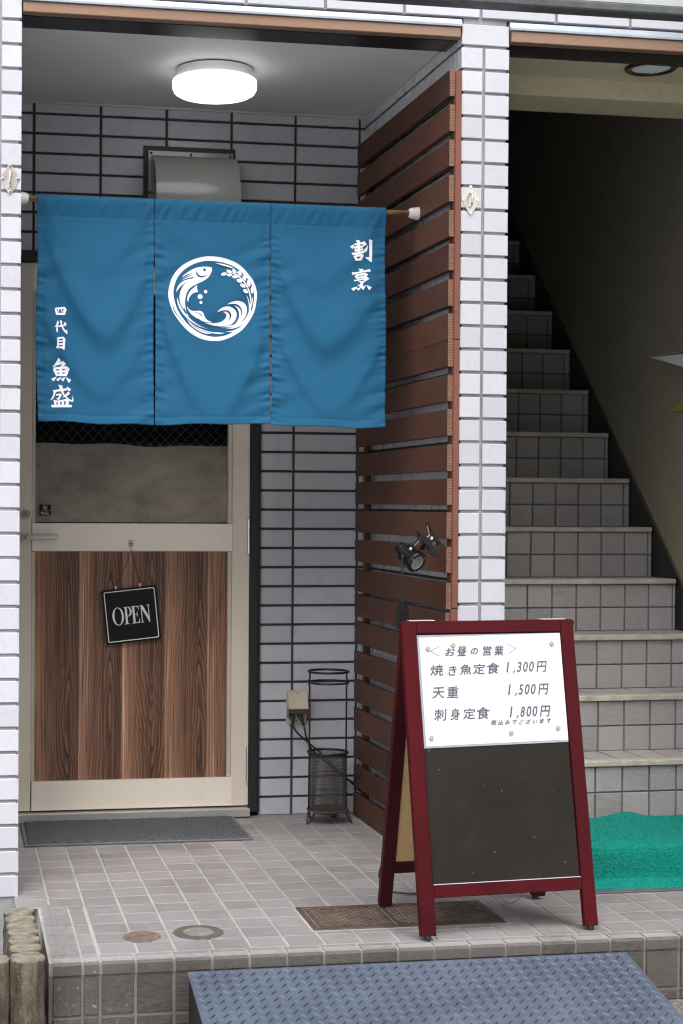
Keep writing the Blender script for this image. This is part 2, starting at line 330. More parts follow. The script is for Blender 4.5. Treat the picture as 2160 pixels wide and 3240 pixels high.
IVORY = simple('aged_ivory_plastic', (.50, .455, .36), .32, nz=.08, nscale=12); SMOKE = simple('smoked_plastic', (.075, .055, .04), .2)
LAMPON = m_emit('lit_diffuser', (.97, 1.0, 1.0), .75)
LAMPB = simple('lamp_base_white', (.72, .71, .68), .45)
VENT = m_vent(); VENTB = simple('black_sealant', (.014, .014, .014), .5, bump=.6, bscale=40)
NOSE = simple('worn_stair_nosing', (.47, .435, .37), .5, .1, nz=.22, nscale=22)
SKIRT = simple('black_skirting', (.012, .011, .011), .35)
BLUE = simple('navy_trim', (.02, .03, .16), .5); YEL = simple('yellow_paper', (.45, .31, .05), .6)
SIGNU = simple('off_white_panel', (.62, .62, .62), .5)
AWN = simple('grey_gutter_metal', (.34, .36, .36), .4, .2, nz=.15, nscale=6); AWND = simple('dark_gutter_lip', (.05, .055, .055), .45, nz=.3)
LENS = simple('clear_lens', (.80, .82, .80), .2, .6); LED = simple('yellow_led_chip', (.75, .42, .04), .5)
REFL = simple('reflector', (.93, .91, .84), .6); CLEAR = m_glass('lamp_cover_glass', (.97, .98, 1.0), 1.5, .03)  # reflector is matt and pale: mirrored sky put into its colour
BEAD = simple('pale_bead', (.62, .52, .42), .5)
FELT = simple('stitch_blue', (.012, .055, .17), .8)
RUSTPAN = simple('rusty_pan', (.075, .052, .036), .75, .2, nz=.5, nscale=60, bump=.4)
MESHW = simple('dusty_black_wire', (.040, .035, .030), .55)

# ------------------------------------------------------------------ mesh builders
class MB:
    def __init__(s): s.v = []; s.f = []; s.mi = []
    def add(s, vs, fs, mi=0):
        b = len(s.v); s.v += [tuple(v) for v in vs]
        for f in fs: s.f.append([b+k for k in f]); s.mi.append(mi)
        return s
    def box(s, x0, x1, y0, y1, z0, z1, mi=0):
        v = [(x, y, z) for z in (z0, z1) for y in (y0, y1) for x in (x0, x1)]
        return s.add(v, [(0, 2, 3, 1), (4, 5, 7, 6), (0, 1, 5, 4), (2, 6, 7, 3), (0, 4, 6, 2), (1, 3, 7, 5)], mi)
    def cbox(s, x0, x1, y0, y1, z0, z1, c=.002, mi=0, M=None):
        X, Y, Z = (x0, x1), (y0, y1), (z0, z1); vs = []; ix = {}
        for a in (0, 1):
            for b in (0, 1):
                for d in (0, 1):
                    sx, sy, sz = (1, -1)[a], (1, -1)[b], (1, -1)[d]
                    for k in range(3):
                        p = [X[a]+sx*c, Y[b]+sy*c, Z[d]+sz*c]; p[k] = (X[a], Y[b], Z[d])[k]
                        ix[(a, b, d, k)] = len(vs); vs.append(tuple(p))
        fs = []
        for a in (0, 1):
            q = [ix[(a, 0, 0, 0)], ix[(a, 1, 0, 0)], ix[(a, 1, 1, 0)], ix[(a, 0, 1, 0)]]; fs.append(q if a else q[::-1])
            q = [ix[(0, a, 0, 1)], ix[(0, a, 1, 1)], ix[(1, a, 1, 1)], ix[(1, a, 0, 1)]]; fs.append(q if a else q[::-1])
            q = [ix[(0, 0, a, 2)], ix[(1, 0, a, 2)], ix[(1, 1, a, 2)], ix[(0, 1, a, 2)]]; fs.append(q if a else q[::-1])
            for b in (0, 1):
                e = [ix[(a, b, 0, 0)], ix[(a, b, 1, 0)], ix[(a, b, 1, 1)], ix[(a, b, 0, 1)]]; fs.append(e if a != b else e[::-1])
                e = [ix[(a, 0, b, 0)], ix[(a, 0, b, 2)], ix[(a, 1, b, 2)], ix[(a, 1, b, 0)]]; fs.append(e if a != b else e[::-1])
                e = [ix[(0, a, b, 1)], ix[(1, a, b, 1)], ix[(1, a, b, 2)], ix[(0, a, b, 2)]]; fs.append(e if a != b else e[::-1])
                for d in (0, 1):
                    t = [ix[(a, b, d, 0)], ix[(a, b, d, 1)], ix[(a, b, d, 2)]]; fs.append(t if (a+b+d) % 2 else t[::-1])
        if M is not None: vs = [tuple(M @ Vector(p)) for p in vs]
        return s.add(vs, fs, mi)
    def quad(s, a, b, c, d, mi=0): return s.add([a, b, c, d], [(0, 1, 2, 3)], mi)
    def tiles(s, O, U, V, rects, d=.006, c=.0015, jit=.0004, mi=0):
        O, U, V = Vector(O), Vector(U), Vector(V); N = U.cross(V)
        for (u0, u1, v0, v1) in rects:
            t = [rng.uniform(-jit, jit) for _ in range(3)]
            dd = lambda u, v: d + t[0] + t[1]*((u-u0)/(u1-u0)-.5)*2 + t[2]*((v-v0)/(v1-v0)-.5)*2
            q = lambda u, v, h: O+U*u+V*v+N*h
            pts = [q(u, v, 0) for u, v in ((u0, v0), (u1, v0), (u1, v1), (u0, v1))]
            pts += [q(u, v, dd(u, v)-c) for u, v in ((u0, v0), (u1, v0), (u1, v1), (u0, v1))]
            pts += [q(u, v, dd(u, v)) for u, v in ((u0+c, v0+c), (u1-c, v0+c), (u1-c, v1-c), (u0+c, v1-c))]
            fs = [(8, 9, 10, 11)]
            for k in range(4):
                l = (k+1) % 4; fs += [(k, l, 4+l, 4+k), (4+k, 4+l, 8+l, 8+k)]
            s.add(pts, fs, mi)
        return s
    def tube(s, pts, r, n=10, mi=0, closed=False, caps=True):
        P = [Vector(p) for p in pts]; m = len(P); rr = r if isinstance(r, (list, tuple)) else [r]*m; vs = []; prev = None
        for k in range(m):
            if closed: t = (P[(k+1) % m]-P[k-1]).normalized()
            else: t = (P[min(k+1, m-1)]-P[max(k-1, 0)]).normalized()
            if prev is None:
                a = Vector((0, 0, 1)) if abs(t.z) < .9 else Vector((1, 0, 0)); u = t.cross(a).normalized()
            else: u = (prev - t*prev.dot(t)).normalized()
            prev = u; w = t.cross(u)
            for j in range(n):
                g = 2*math.pi*j/n; vs.append(tuple(P[k]+(u*math.cos(g)+w*math.sin(g))*rr[k]))
        fs = []
        for k in range(m if closed else m-1):
            a, b = k*n, ((k+1) % m)*n
            for j in range(n): fs.append((a+j, a+(j+1) % n, b+(j+1) % n, b+j))
        if caps and not closed: fs += [tuple(range(n))[::-1], tuple((m-1)*n+j for j in range(n))]
        return s.add(vs, fs, mi)
    def lathe(s, prof, C, n=48, mi=0, M=None, cap0=True, cap1=True):   # prof: (r,h) along local z
        vs = []
        for r, h in prof:
            for j in range(n):
                g = 2*math.pi*j/n; p = Vector((r*math.cos(g), r*math.sin(g), h))
                if M is not None: p = M @ p
                vs.append(tuple(Vector(C)+p))
        fs = []
        for k in range(len(prof)-1):
            for j in range(n): fs.append((k*n+j, k*n+(j+1) % n, (k+1)*n+(j+1) % n, (k+1)*n+j))
        if cap0: fs.append(tuple(range(n))[::-1])
        if cap1: fs.append(tuple((len(prof)-1)*n+j for j in range(n)))
        return s.add(vs, fs, mi)
    def prism(s, poly, O, U, V, h0, h1, mi=0):          # outline in (U,V) plane, extruded along U x V
        O, U, V = Vector(O), Vector(U), Vector(V); N = U.cross(V); n = len(poly)
        a = sum(poly[k][0]*poly[(k+1) % n][1]-poly[(k+1) % n][0]*poly[k][1] for k in range(n))
        if a < 0: poly = poly[::-1]
        vs = [tuple(O+U*u+V*v+N*h) for h in (h0, h1) for u, v in poly]
        fs = [tuple(range(n))[::-1], tuple(range(n, 2*n))]+[(k, (k+1) % n, n+(k+1) % n, n+k) for k in range(n)]
        return s.add(vs, fs, mi)
    def grid(s, P, mi=0):                              # P[j][i] points
        h, w = len(P), len(P[0]); vs = [p for row in P for p in row]
        return s.add(vs, [(j*w+i, j*w+i+1, (j+1)*w+i+1, (j+1)*w+i) for j in range(h-1) for i in range(w-1)], mi)
    def build(s, name, mats, parent=None, smooth=False, local=False):
        if not isinstance(mats, (list, tuple)): mats = [mats]
        off = Vector((0, 0, 0))
        if parent is not None and not local:
            t = parent
            while t is not None: off += t.location; t = t.parent
        me = bpy.data.meshes.new(name); me.from_pydata([tuple(Vector(v)-off) for v in s.v], [], s.f); me.update()
        for m in mats: me.materials.append(m)
        if len(mats) > 1: me.polygons.foreach_set('material_index', s.mi)
        if smooth: me.polygons.foreach_set('use_smooth', [True]*len(me.polygons))
        o = bpy.data.objects.new(name, me); COL.objects.link(o)
        if parent is not None: o.parent = parent
        if smooth == 'auto':
            for p in me.polygons: p.use_smooth = True
            try: me.set_sharp_from_angle(angle=R(35))
            except Exception: pass
        return o
def tag(o, label=None, cat=None, group=None, kind=None):
    if label: o['label'] = label
    if cat: o['category'] = cat
    if group: o['group'] = group
    if kind: o['kind'] = kind
    return o
def thing(name, label, cat, loc=(0, 0, 0), rotz=0, group=None):
    o = bpy.data.objects.new(name, None); COL.objects.link(o); o.empty_display_size = .05
    o.location = loc; o.rotation_euler = (0, 0, rotz); return tag(o, label, cat, group)
def outline(pts, sub=6, sharp=55):
    """closed smooth outline: Catmull-Rom, corners sharper than `sharp` degrees stay corners"""
    n = len(pts); P = [Vector(p).to_2d() if len(p) > 2 else Vector(p) for p in pts]; corner = []
    for k in range(n):
        a = P[k]-P[k-1]; b = P[(k+1) % n]-P[k]
        corner.append(a.length < 1e-9 or b.length < 1e-9 or math.degrees(a.angle(b)) > sharp)
    out = []
    for k in range(n):
        p0, p1, p2, p3 = P[k-1], P[k], P[(k+1) % n], P[(k+2) % n]
        t1 = (p2-p1)*.0 if corner[k] else (p2-p0)*.5
        t2 = (p2-p1)*.0 if corner[(k+1) % n] else (p3-p1)*.5
        if corner[k]: t1 = (p2-p1)*.6
        if corner[(k+1) % n]: t2 = (p2-p1)*.6
        for j in range(sub):
            t = j/sub; a = 2*t**3-3*t*t+1; b = t**3-2*t*t+t; c = -2*t**3+3*t*t; d = t**3-t*t
            out.append(tuple(p1*a+t1*b+p2*c+t2*d))
    return out
def fill(loops):
    """triangulate loops (outer + holes) -> verts 2d, faces"""
    cu = bpy.data.curves.new('outline', 'CURVE'); cu.dimensions = '2D'; cu.fill_mode = 'BOTH'
    for L in loops:
        sp = cu.splines.new('POLY'); sp.points.add(len(L)-1)
        for k, p in enumerate(L): sp.points[k].co = (p[0], p[1], 0, 1)
        sp.use_cyclic_u = True
    o = bpy.data.objects.new('outline', cu); COL.objects.link(o)
    me = bpy.data.meshes.new_from_object(o.evaluated_get(bpy.context.evaluated_depsgraph_get()))
    vs = [(v.co.x, v.co.y) for v in me.vertices]; fs = [tuple(p.vertices) for p in me.polygons]
    bpy.data.objects.remove(o); bpy.data.curves.remove(cu); bpy.data.meshes.remove(me)
    return vs, fs
_fc = {}
def glyphs(body, bold=0.0):
    if (body, bold) in _fc: return _fc[(body, bold)]
    cu = bpy.data.curves.new('lettering', 'FONT'); cu.body = body; cu.resolution_u = 4
    o = bpy.data.objects.new('lettering', cu); COL.objects.link(o)
    me = bpy.data.meshes.new_from_object(o.evaluated_get(bpy.context.evaluated_depsgraph_get()))
    vs = [(v.co.x, v.co.y) for v in me.vertices]; fs = [tuple(p.vertices) for p in me.polygons]
    bpy.data.objects.remove(o); bpy.data.curves.remove(cu); bpy.data.meshes.remove(me)
    _fc[(body, bold)] = (vs, fs); return vs, fs
def put_text(mb, body, x0, x1, z0, z1, place, shear=0.0, bold=0.0):
    """fit one string into the box x0..x1, z0..z1; place(x,z)->3d point"""
    vs, fs = glyphs(body, bold)
    xs = [v[0] for v in vs]; ys = [v[1] for v in vs]; a, b, c, d = min(xs), max(xs), min(ys), max(ys)
    # heavier strokes: the same outline laid down again, a hair to the side and a hair proud
    for k, (ox, oz) in enumerate([(0, 0)] if not bold else [(0, 0), (bold, bold*.3), (-bold*.6, bold*.8), (bold*.4, -bold*.9)]):
        pts = []
        for x, y in vs:
            u = (x-a)/(b-a); w = (y-c)/(d-c) if d > c else .5
            p = Vector(place(x0+(x1-x0)*u+(w-.5)*shear+ox, z0+(z1-z0)*w+oz)); pts.append(tuple(p+Vector((0, -.00006*k, 0))))
        mb.add(pts, fs)

DB = 1.0884                 # depth of the recess
XL = -1.3075                # inner edge of the left pillar
ROW = .07; RZ = 2.5144      # wall tile courses: joint height of course 0
TILT = .0206                # the passage walls run slightly off square
HALF = .0046                # half a wall-tile joint

# ------------------------------------------------------------------ ground, porch floor
g = MB(); g.quad((-60, -60, -.173), (60, -60, -.173), (60, 0.3, -.173), (-60, 0.3, -.173)); tag(g.build('ground', simple('pale_bounce_paving', (.56, .55, .53), .85, nz=.12, nscale=3, bump=.2)), kind='structure')  # unseen paving, added this pale to bounce light up to the ceilings
g = MB(); g.quad((-20, -1.9, -.168), (20, -1.9, -.168), (20, 0.2, -.168), (-20, 0.2, -.168)); tag(g.build('road_edge', ASPH), kind='structure')

PF = MB(); TP = .0973; TX = -1.2250; TY = .5387; J = .0040; JY = .0016; YN = -.693
PF.box(-1.258, 2.6, YN+.008, DB+.3, -.166, -.0022, 1)
rects = []
xs = [TX+TP*k for k in range(0, 40)]
ys = [TY+TP*k for k in range(-12, 7)]
yl = -.128
for i in range(-1, 39):
    xa, xb = TX+TP*i, TX+TP*(i+1)
    for j in range(-12, 6):
        ya, yb = TY+TP*j, TY+TP*(j+1)
        if yb > DB: yb = DB
        if xb < -1.135+.01 and ya < yl-.02: continue
        if yb-ya < .02: continue
        # cleanout holes and drain cover are covered by their own frames
        rects.append((xa+J, xb-J, ya+JY, yb-JY))
for ya in [TY+TP*j for j in range(-12, -6)]:
    yb = min(ya+TP, yl+.02)
    rects.append((-1.1755+J, -1.1315-J, ya+JY, yb-JY))
PF.tiles((0, 0, -.0032), (1, 0, 0), (0, 1, 0), rects, .0032, .0012, .0003, 0)
# ridged nosing along the front edge and along the left edge
def nose(mb, xa, xb, y0, y1, mi):
    prof = [(y1, -.0005), (y0+.040, 0.), (y0+.038, .0012), (y0+.034, .0012), (y0+.033, 0), (y0+.029, 0.), (y0+.028, .0012), (y0+.024, .0012), (y0+.023, 0), (y0+.019, 0), (y0+.018, .0012), (y0+.014, .0012), (y0+.012, .0002), (y0+.006, -.0006), (y0+.002, -.003), (y0, -.007), (y0, -.031), (y0+.006, -.0325)]
    n = len(prof); vs = [(x, y, z) for x in (xa, xb) for y, z in prof]
    top = n-5
    b_ = len(mb.v); mb.add(vs, [(k, k+1, n+k+1, n+k) for k in range(top)]+[tuple(range(n))[::-1], tuple(range(n, 2*n))], mi)
    mb.v = mb.v[:b_]; mb.add(vs, [(k, k+1, n+k+1, n+k) for k in range(top, n-1)], 2)  # front faces use the dark riser tile: their shade is put into colour
xs2 = [-1.252, -1.1755, -1.1315]+[-1.0435+TP*.985*k for k in range(0, 38)]
for k in range(len(xs2)-1):
    e = rng.uniform(-.0008, .0008)
    nose(PF, xs2[k]+J, xs2[k+1]-J, YN+e, TY-12*TP-JY, 0)
for j in range(-12, -6):
    ya = TY+TP*j+J; yb = min(ya+TP-2*J, yl+.02)
    if yb-ya < .02: continue
    prof = [(-1.1785, -.0002), (-1.214, 0), (-1.216, .0012), (-1.220, .0012), (-1.222, 0), (-1.227, 0), (-1.229, .0012), (-1.233, .0012), (-1.235, 0), (-1.242, 0), (-1.250, -.002), (-1.2545, -.006), (-1.2545, -.031)]
    n = len(prof); vs = [(x, y, z) for y in (ya, yb) for x, z in prof]
    PF.add(vs, [(k+1, k, n+k, n+k+1) for k in range(n-1)]+[tuple(range(n)), tuple(range(n, 2*n))[::-1]], 0)
# riser tiles under the nosing
rr = []
for k in range(len(xs2)-1):
    rr.append((xs2[k]+J*1.1, xs2[k+1]-J*1.1, -.1325, -.0375)); rr.append((xs2[k]+J*1.1, xs2[k+1]-J*1.1, -.166, -.139))
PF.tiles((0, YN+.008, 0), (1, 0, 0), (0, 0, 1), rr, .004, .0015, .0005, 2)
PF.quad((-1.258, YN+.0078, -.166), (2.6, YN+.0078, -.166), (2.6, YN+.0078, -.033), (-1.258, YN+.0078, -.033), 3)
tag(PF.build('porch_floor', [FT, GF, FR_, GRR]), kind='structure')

ob = MB(); ob.box(-2.2, 1.7, -13, -6.4, -.17, 10.6); ob.box(-2.3, 1.8, -6.55, -6.28, 10.6, 10.9)  # unseen building, added and sized to keep low skylight off the stairs
for k in range(3):
    ob.box(-.7, 1.5, -6.40, -6.34, 3.0+2.6*k, 3.1+2.6*k); ob.box(-.6, 1.4, -6.40, -6.36, 4.2+2.6*k, 4.3+2.6*k)
tag(ob.build('added_blocker_building', simple('dark_brown_render', (.11, .10, .088), .8, nz=.15, nscale=1.5, bump=.2)), 'made-up dark brown building behind the camera, added to block low skylight', 'building')

# ------------------------------------------------------------------ tiled walls
def courses(z0, z1):
    out = []
    for k in range(-40, 40):
        hi = RZ-ROW*k-HALF; lo = RZ-ROW*(k+1)+HALF
        if lo >= z1-.004 or hi <= z0+.004: continue
        out.append((max(lo, z0), min(hi, z1)))
    return out
# back wall of the recess
bw = thing('tiled_back_wall', 'grey white oblong tiled wall at the back of the entrance recess, around the glazed door', 'wall', (-.3, DB, 0))
m = MB(); m.box(-2.0, -1.33, DB+.012, DB+.22, -.1, 3.0); m.box(-.399, .12, DB+.012, DB+.22, -.1, 3.0); m.box(-1.33, -.399, DB+.012, DB+.22, 2.023, 3.0); m.build('wall_core', DARKROOM, bw)
m = MB(); rects = []
for lo, hi in courses(.0, 2.56):
    for k in range(-6, 3):
        a = -.274+.237*k+HALF; b = -.274+.237*(k+1)-HALF
        if hi < 2.02:
            a = max(a, -.398)
            if b-a < .015: continue
        elif lo < 2.026 and b < -.395: lo2 = 2.026
        if a < -1.6 or a > .1: continue
        l = lo
        if lo < 2.026 < hi:
            if b < -.399: l = 2.027
            elif a < -.398: a = -.398
            if hi-l < .012: continue
        rects.append((a, b, l, hi))
m.tiles((0, DB+.0075, 0), (1, 0, 0), (0, 0, 1), rects, .0075, .0018, .0007, 0)
m.quad((-1.7, DB+.0073, 2.023), (.12, DB+.0073, 2.023), (.12, DB+.0073, 2.7), (-1.7, DB+.0073, 2.7), 1)
m.quad((-.399, DB+.0073, -.01), (.12, DB+.0073, -.01), (.12, DB+.0073, 2.023), (-.399, DB+.0073, 2.023), 1)
m.build('tile_facing', [T, GRI], bw)

# left pillar
lp = thing('tiled_pillar', 'white square tiled pillar standing left of the blue cloth curtain', 'pillar', (XL-.1, 0, 0))
m = MB(); m.box(-2.4, XL-.007, .007, DB+.2, -.166, 2.7); m.build('pillar_core', GR, lp)
m = MB(); rects = []
for lo, hi in courses(-.01, 2.5144):
    rects.append((XL-.057, XL-.0003, lo, hi))
    for k in range(4): rects.append((XL-.068-.237*(k+1)+HALF*2, XL-.068-.237*k, lo, hi))
rects.append((XL-.057, XL-.0003, 2.5144+HALF, 2.5844-HALF))
m.tiles((0, .007, 0), (1, 0, 0), (0, 0, 1), rects, .007, .0015, .0005, 0)
rects = [(-(.05), -.001, lo, hi) for lo, hi in courses(-.01, 2.53)]
m.tiles((XL-.007, 0, 0), (0, 1, 0), (0, 0, 1), [(.0003, .055, lo, hi) for lo, hi in courses(-.01, 2.53)]+[(.065+.237*k, .065+.237*(k+1)-.01, lo, hi) for lo, hi in courses(-.01, 2.53) for k in range(4)], .007, .0015, .0005, 0)
m.build('tile_facing', T, lp)

# right pillar with the dividing wall behind it
PW = .1500
dw = thing('dividing_wall', 'white square tiled pillar end of the wall between the slatted screen and the stairs', 'wall', (0, 0, 0), TILT)
m = MB(); m.box(.007, PW-.007, .007, .06, -.1, 2.62); m.build('wall_core', GR, dw, local=True)
m = MB(); m.box(.007, PW-.012, .0605, 3.9, -.1, 5.2); m.build('stair_side_face', simple('shade_stair_side', (.085, .08, .07), .95, nz=.2, bump=.4), dw, local=True)  # stairwell shade put into the colour, dark so it bounces little light
m = MB(); rects = []
for lo, hi in courses(0, 2.5144):
    rects += [(.0003, .0655, lo, hi), (.0745, PW-.0003, lo, hi)]
rects.append((.0003, PW-.0003, 2.5144+HALF, 2.5844-HALF))
m.tiles((0, .007, 0), (1, 0, 0), (0, 0, 1), rects, .007, .0015, .0005, 0)
m.tiles((PW-.007, 0, 0), (0, 1, 0), (0, 0, 1), [(.0003, .05, lo, hi) for lo, hi in courses(0, 2.53)], .007, .0015, .0004, 0)
m.build('tile_facing', T, dw, local=True)
m = MB()
rects = []
for lo, hi in courses(.0, 2.56):
    rects.append((-.048, -.0003, lo, hi))
    for k in range(6): rects.append((-.058-.2105*(k+1)+.009, -.058-.2105*k, lo, hi))
m.tiles((.007, 0, 0), (0, -1, 0), (0, 0, 1), rects, .007, .0015, .0006, 0)
m.quad((.0068, DB+.03, 0), (.0068, 0.01, 0), (.0068, 0.01, 2.6), (.0068, DB+.03, 2.6), 1)
m.build('side_tile_facing', [T, GRI], dw, local=True)

# header wall above both openings
hw = thing('tiled_header', 'white oblong tiled band of wall above both openings, under the grey gutter', 'wall', (0, 0, 2.6))
m = MB(); m.box(-3, 3.2, .0075, .20, 2.5985, 5.5); m.box(-3, .10, .2005, 4.3, 2.5985, 5.5); m.build('wall_core', GR, hw)
m = MB(); rects = []
for lo, hi in courses(2.5844, 2.95):
    for k in range(-9, 12): rects.append((-.179+.2385*k+.0045, -.179+.2385*(k+1)-.0045, lo+.012 if lo < 2.60 else lo, hi))
m.tiles((0, .0075, 0), (1, 0, 0), (0, 0, 1), rects, .0075, .0015, .0005, 0)
m.build('tile_facing', T, hw)
# lintels: bronze fascia, pale flashing, dark soffit
def lintel(name, label, xa, xb, zb, zt):
    t = thing(name, label, 'lintel', ((xa+xb)/2, 0, zb), 0, 'bronze lintels over the openings')
    m = MB(); m.cbox(xa, xb, -.006, .03, zb, zt, .002); m.build('fascia', BROWN, t)
    m = MB(); m.prism([(-.012, zt+.001), (.02, zt+.001), (.02, 2.592), (-.001, 2.592), (-.006, zt+.010), (-.012, zt+.006)], (xa-.004, 0, 0), (0, 1, 0), (0, 0, 1), 0, xb-xa+.008); m.build('flashing', FLASH, t)
    m = MB(); m.box(xa, xb, .0305, .145, zb-.002, zb+.06)
    m.build('soffit', SOFF, t); return t
lintel('lintel', 'bronze brown lintel over the door recess with pale flashing on top', XL+.003, -.005, 2.537, 2.5675)
lintel('lintel', 'bronze brown scratched lintel over the stair opening', PW+.004, 1.6, 2.532, 2.566)
gt = thing('awning_rail', 'grey metal awning rail crossing the top right corner in front of the header', 'awning rail', (.5, -.7, 2.42))
m = MB(); m.cbox(-1.60, 2.6, -.690, -.655, 2.4385, 2.545, .004); m.build('rail_panel', AWN, gt)
m = MB(); m.cbox(-1.60, 2.6, -.702, -.645, 2.4155, 2.4380, .004); m.build('rail_lip', AWND, gt)
for x in (-1.5, 2.4):
    m = MB(); m.prism([(-.654, 2.52), (-.654, 2.54), (-.004, 2.80), (-.004, 2.77)], (x, 0, 0), (0, 1, 0), (0, 0, 1), 0, .02); m.build('support_arm', AWN, gt)

# recess ceiling
pc = thing('recess_ceiling', 'pale grey boarded ceiling of the door recess', 'ceiling', (-.65, .6, 2.556))
m = MB(); m.box(XL-.02, .004, .146, .572, 2.556, 2.597); m.box(XL-.02, .004, .5735, DB-.001, 2.556, 2.597); m.build('ceiling_board', CEIL, pc)
m = MB(); m.box(XL, .0, DB-.012, DB-.0005, 2.549, 2.5555); m.box(-.018, -.002, .15, DB-.013, 2.549, 2.5555); m.build('edge_bead', ALUD, pc)

# ceiling light
cl = thing('ceiling_light', 'round white lit lamp on the ceiling of the door recess', 'lamp', (-.660, .555, 2.556))
m = MB(); m.lathe([(.124, -.004), (.128, -.006), (.128, -.034), (.126, -.036)], (-.660, .555, 2.556), 64); m.build('lamp_base', LAMPB, cl, 'auto')
m = MB(); m.lathe([(.118, -.0005), (.118, -.004)], (-.660, .555, 2.556), 64); m.build('gasket', BLK, cl, 'auto')
m = MB(); m.lathe([(.132, -.0365), (.1375, -.039), (.1385, -.05), (.1375, -.066), (.132, -.077), (.120, -.084), (.09, -.0875), (.04, -.0885), (.001, -.0885)], (-.660, .555, 2.556), 64); m.build('diffuser', LAMPON, cl, True)

# ------------------------------------------------------------------ vent hood
vh = thing('vent_hood', 'grey metal vent hood on the tiled wall, half hidden behind the blue curtain', 'vent', (-.66, DB, 2.2))
m = MB(); m.box(-.832, -.499, DB-.010, DB-.0002, 2.10, 2.4155); m.build('sealant', VENTB, vh)
m = MB(); m.cbox(-.816, -.508, DB-.018, DB-.0102, 2.12, 2.397, .001)
m.build('flange', VENT, vh)
hx0, hx1 = -.806, -.508
P = []
for k in range(17):
    a = k/16*math.pi/2; y = DB-.019-.165*math.sin(a)**.9 if k else DB-.019; z = 2.376-.20*(1-math.cos(a))
    row = []
    for i in range(41):
        u = i/40; x = hx0+(hx1-hx0)*u; d = 0
        for s_ in (.19, .81): d += .003*math.exp(-((u-s_)/.006)**2)
        row.append((x, y+d, z))
    P.append(row)
P.append([(p[0], p[1], 2.09) for p in P[-1]])
m = MB(); m.grid(P)
for i in (0, 40):
    col = [r_[i] for r_ in P]; n = len(col)
    vs = col+[(c[0], DB-.0185, c[2]) for c in col]
    m.add(vs, [(k, k+1, n+k+1, n+k) if i else (k+1, k, n+k, n+k+1) for k in range(n-1)])
m.build('hood', VENT, vh, 'auto')
for x, z in ((-.806, 2.387), (-.662, 2.387), (-.519, 2.387), (-.811, 2.247)):
    m = MB(); m.lathe([(.0045, 0), (.0045, .003), (.003, .0045)], (x, DB-.0182, z), 14, M=Matrix.Rotation(R(90), 4, 'X')); m.build('screw', BLK, vh)

# ------------------------------------------------------------------ door
FRY = DB-.006
df = thing('door_frame', 'black door frame around the glazed door, with a worn silver sill', 'door frame', (-.85, DB, 0))
m = MB(); m.cbox(-.437, -.410, FRY-.022, DB+.06, .016, 2.0, .001); m.cbox(-.4095, -.3985, FRY-.012, DB+.06, .012, 2.023, .001); m.build('jamb', BLK, df)
m = MB(); m.cbox(-1.5, -.4375, FRY-.022, DB+.06, 1.986, 2.023, .001); m.build('head', BLK, df)
m = MB(); m.cbox(-1.33, -.4375, FRY-.045, DB+.06, .004, .0335, .002); m.build('sill', SILV, df)
dr = thing('glazed_door', 'champagne metal door with a wired glass pane above a walnut panel', 'door', (-.85, DB, .04))
dy = DB-.012
def bx(name, mat, x0, x1, z0, z1, y0, y1, c=.0012, par=dr):
    m = MB(); m.cbox(x0, x1, y0, y1, z0, z1, c); return m.build(name, mat, par)
bx('stile', ALU, -1.30, -1.2245, .0385, 1.984, dy, dy+.036); bx('stile', ALU, -.5025, -.4385, .0385, 1.984, dy, dy+.036)
bx('top_rail', ALU2, -1.2243, -.5027, 1.8825, 1.984, dy-.001, dy+.034)
mr = bx('middle_rail', ALU2, -1.2225, -.5020, .9620, 1.0620, dy-.004, dy+.034)
bx('bottom_rail', ALU2, -1.2215, -.4985, .0395, .1430, dy-.004, dy+.034)
for (x0, x1) in ((-1.2243, -1.2110), (-.5185, -.5027)):
    bx('glazing_bead', ALUD, x0, x1, 1.0625, 1.882, dy+.003, dy+.03, .002); bx('glazing_bead', ALUD, x0, x1, .1435, .9615, dy+.003, dy+.03, .002)
pn = bx('walnut_panel', WAL, -1.2108, -.5187, .1436, .9612, dy+.008, dy+.03, .0005)
m = MB(); m.box(-1.2108, -.5187, dy+.009, dy+.014, 1.0628, 1.882); gp = m.build('glass_pane', GLASS, dr)
# wires inside the glass: crossing diagonals 28 mm apart
m = MB(); gx0, gx1, gz0, gz1 = -1.2105, -.519, 1.063, 1.8815
for sgn in (1, -1):
    st = .0262*math.sqrt(2)
    k = -40
    while k < 60:
        c0 = k*st; pts = []
        # line x*sgn + z = c
        zs = []
        if sgn > 0:
            za, zb = max(gz0, c0+gx0*1.0*-1-2.4+.0), 0
        # clip z = s*(x-gx0)+c
        a = gx0; b = gx1; c = gz0-1.2+c0
        lo_x = max(a, (gz0-c)/sgn+gx0 if sgn > 0 else gx0-(gz1-c)); hi_x = min(b, (gz1-c)/sgn+gx0 if sgn > 0 else gx0-(gz0-c))
        if hi_x-lo_x > .004:
            f_ = lambda x: sgn*(x-gx0)+c
            m.tube([(lo_x, dy+.0115, f_(lo_x)), (hi_x, dy+.0115, f_(hi_x))], .00042, 4, caps=False)
        k += 1
m.build('safety_wire', WIRE, gp)
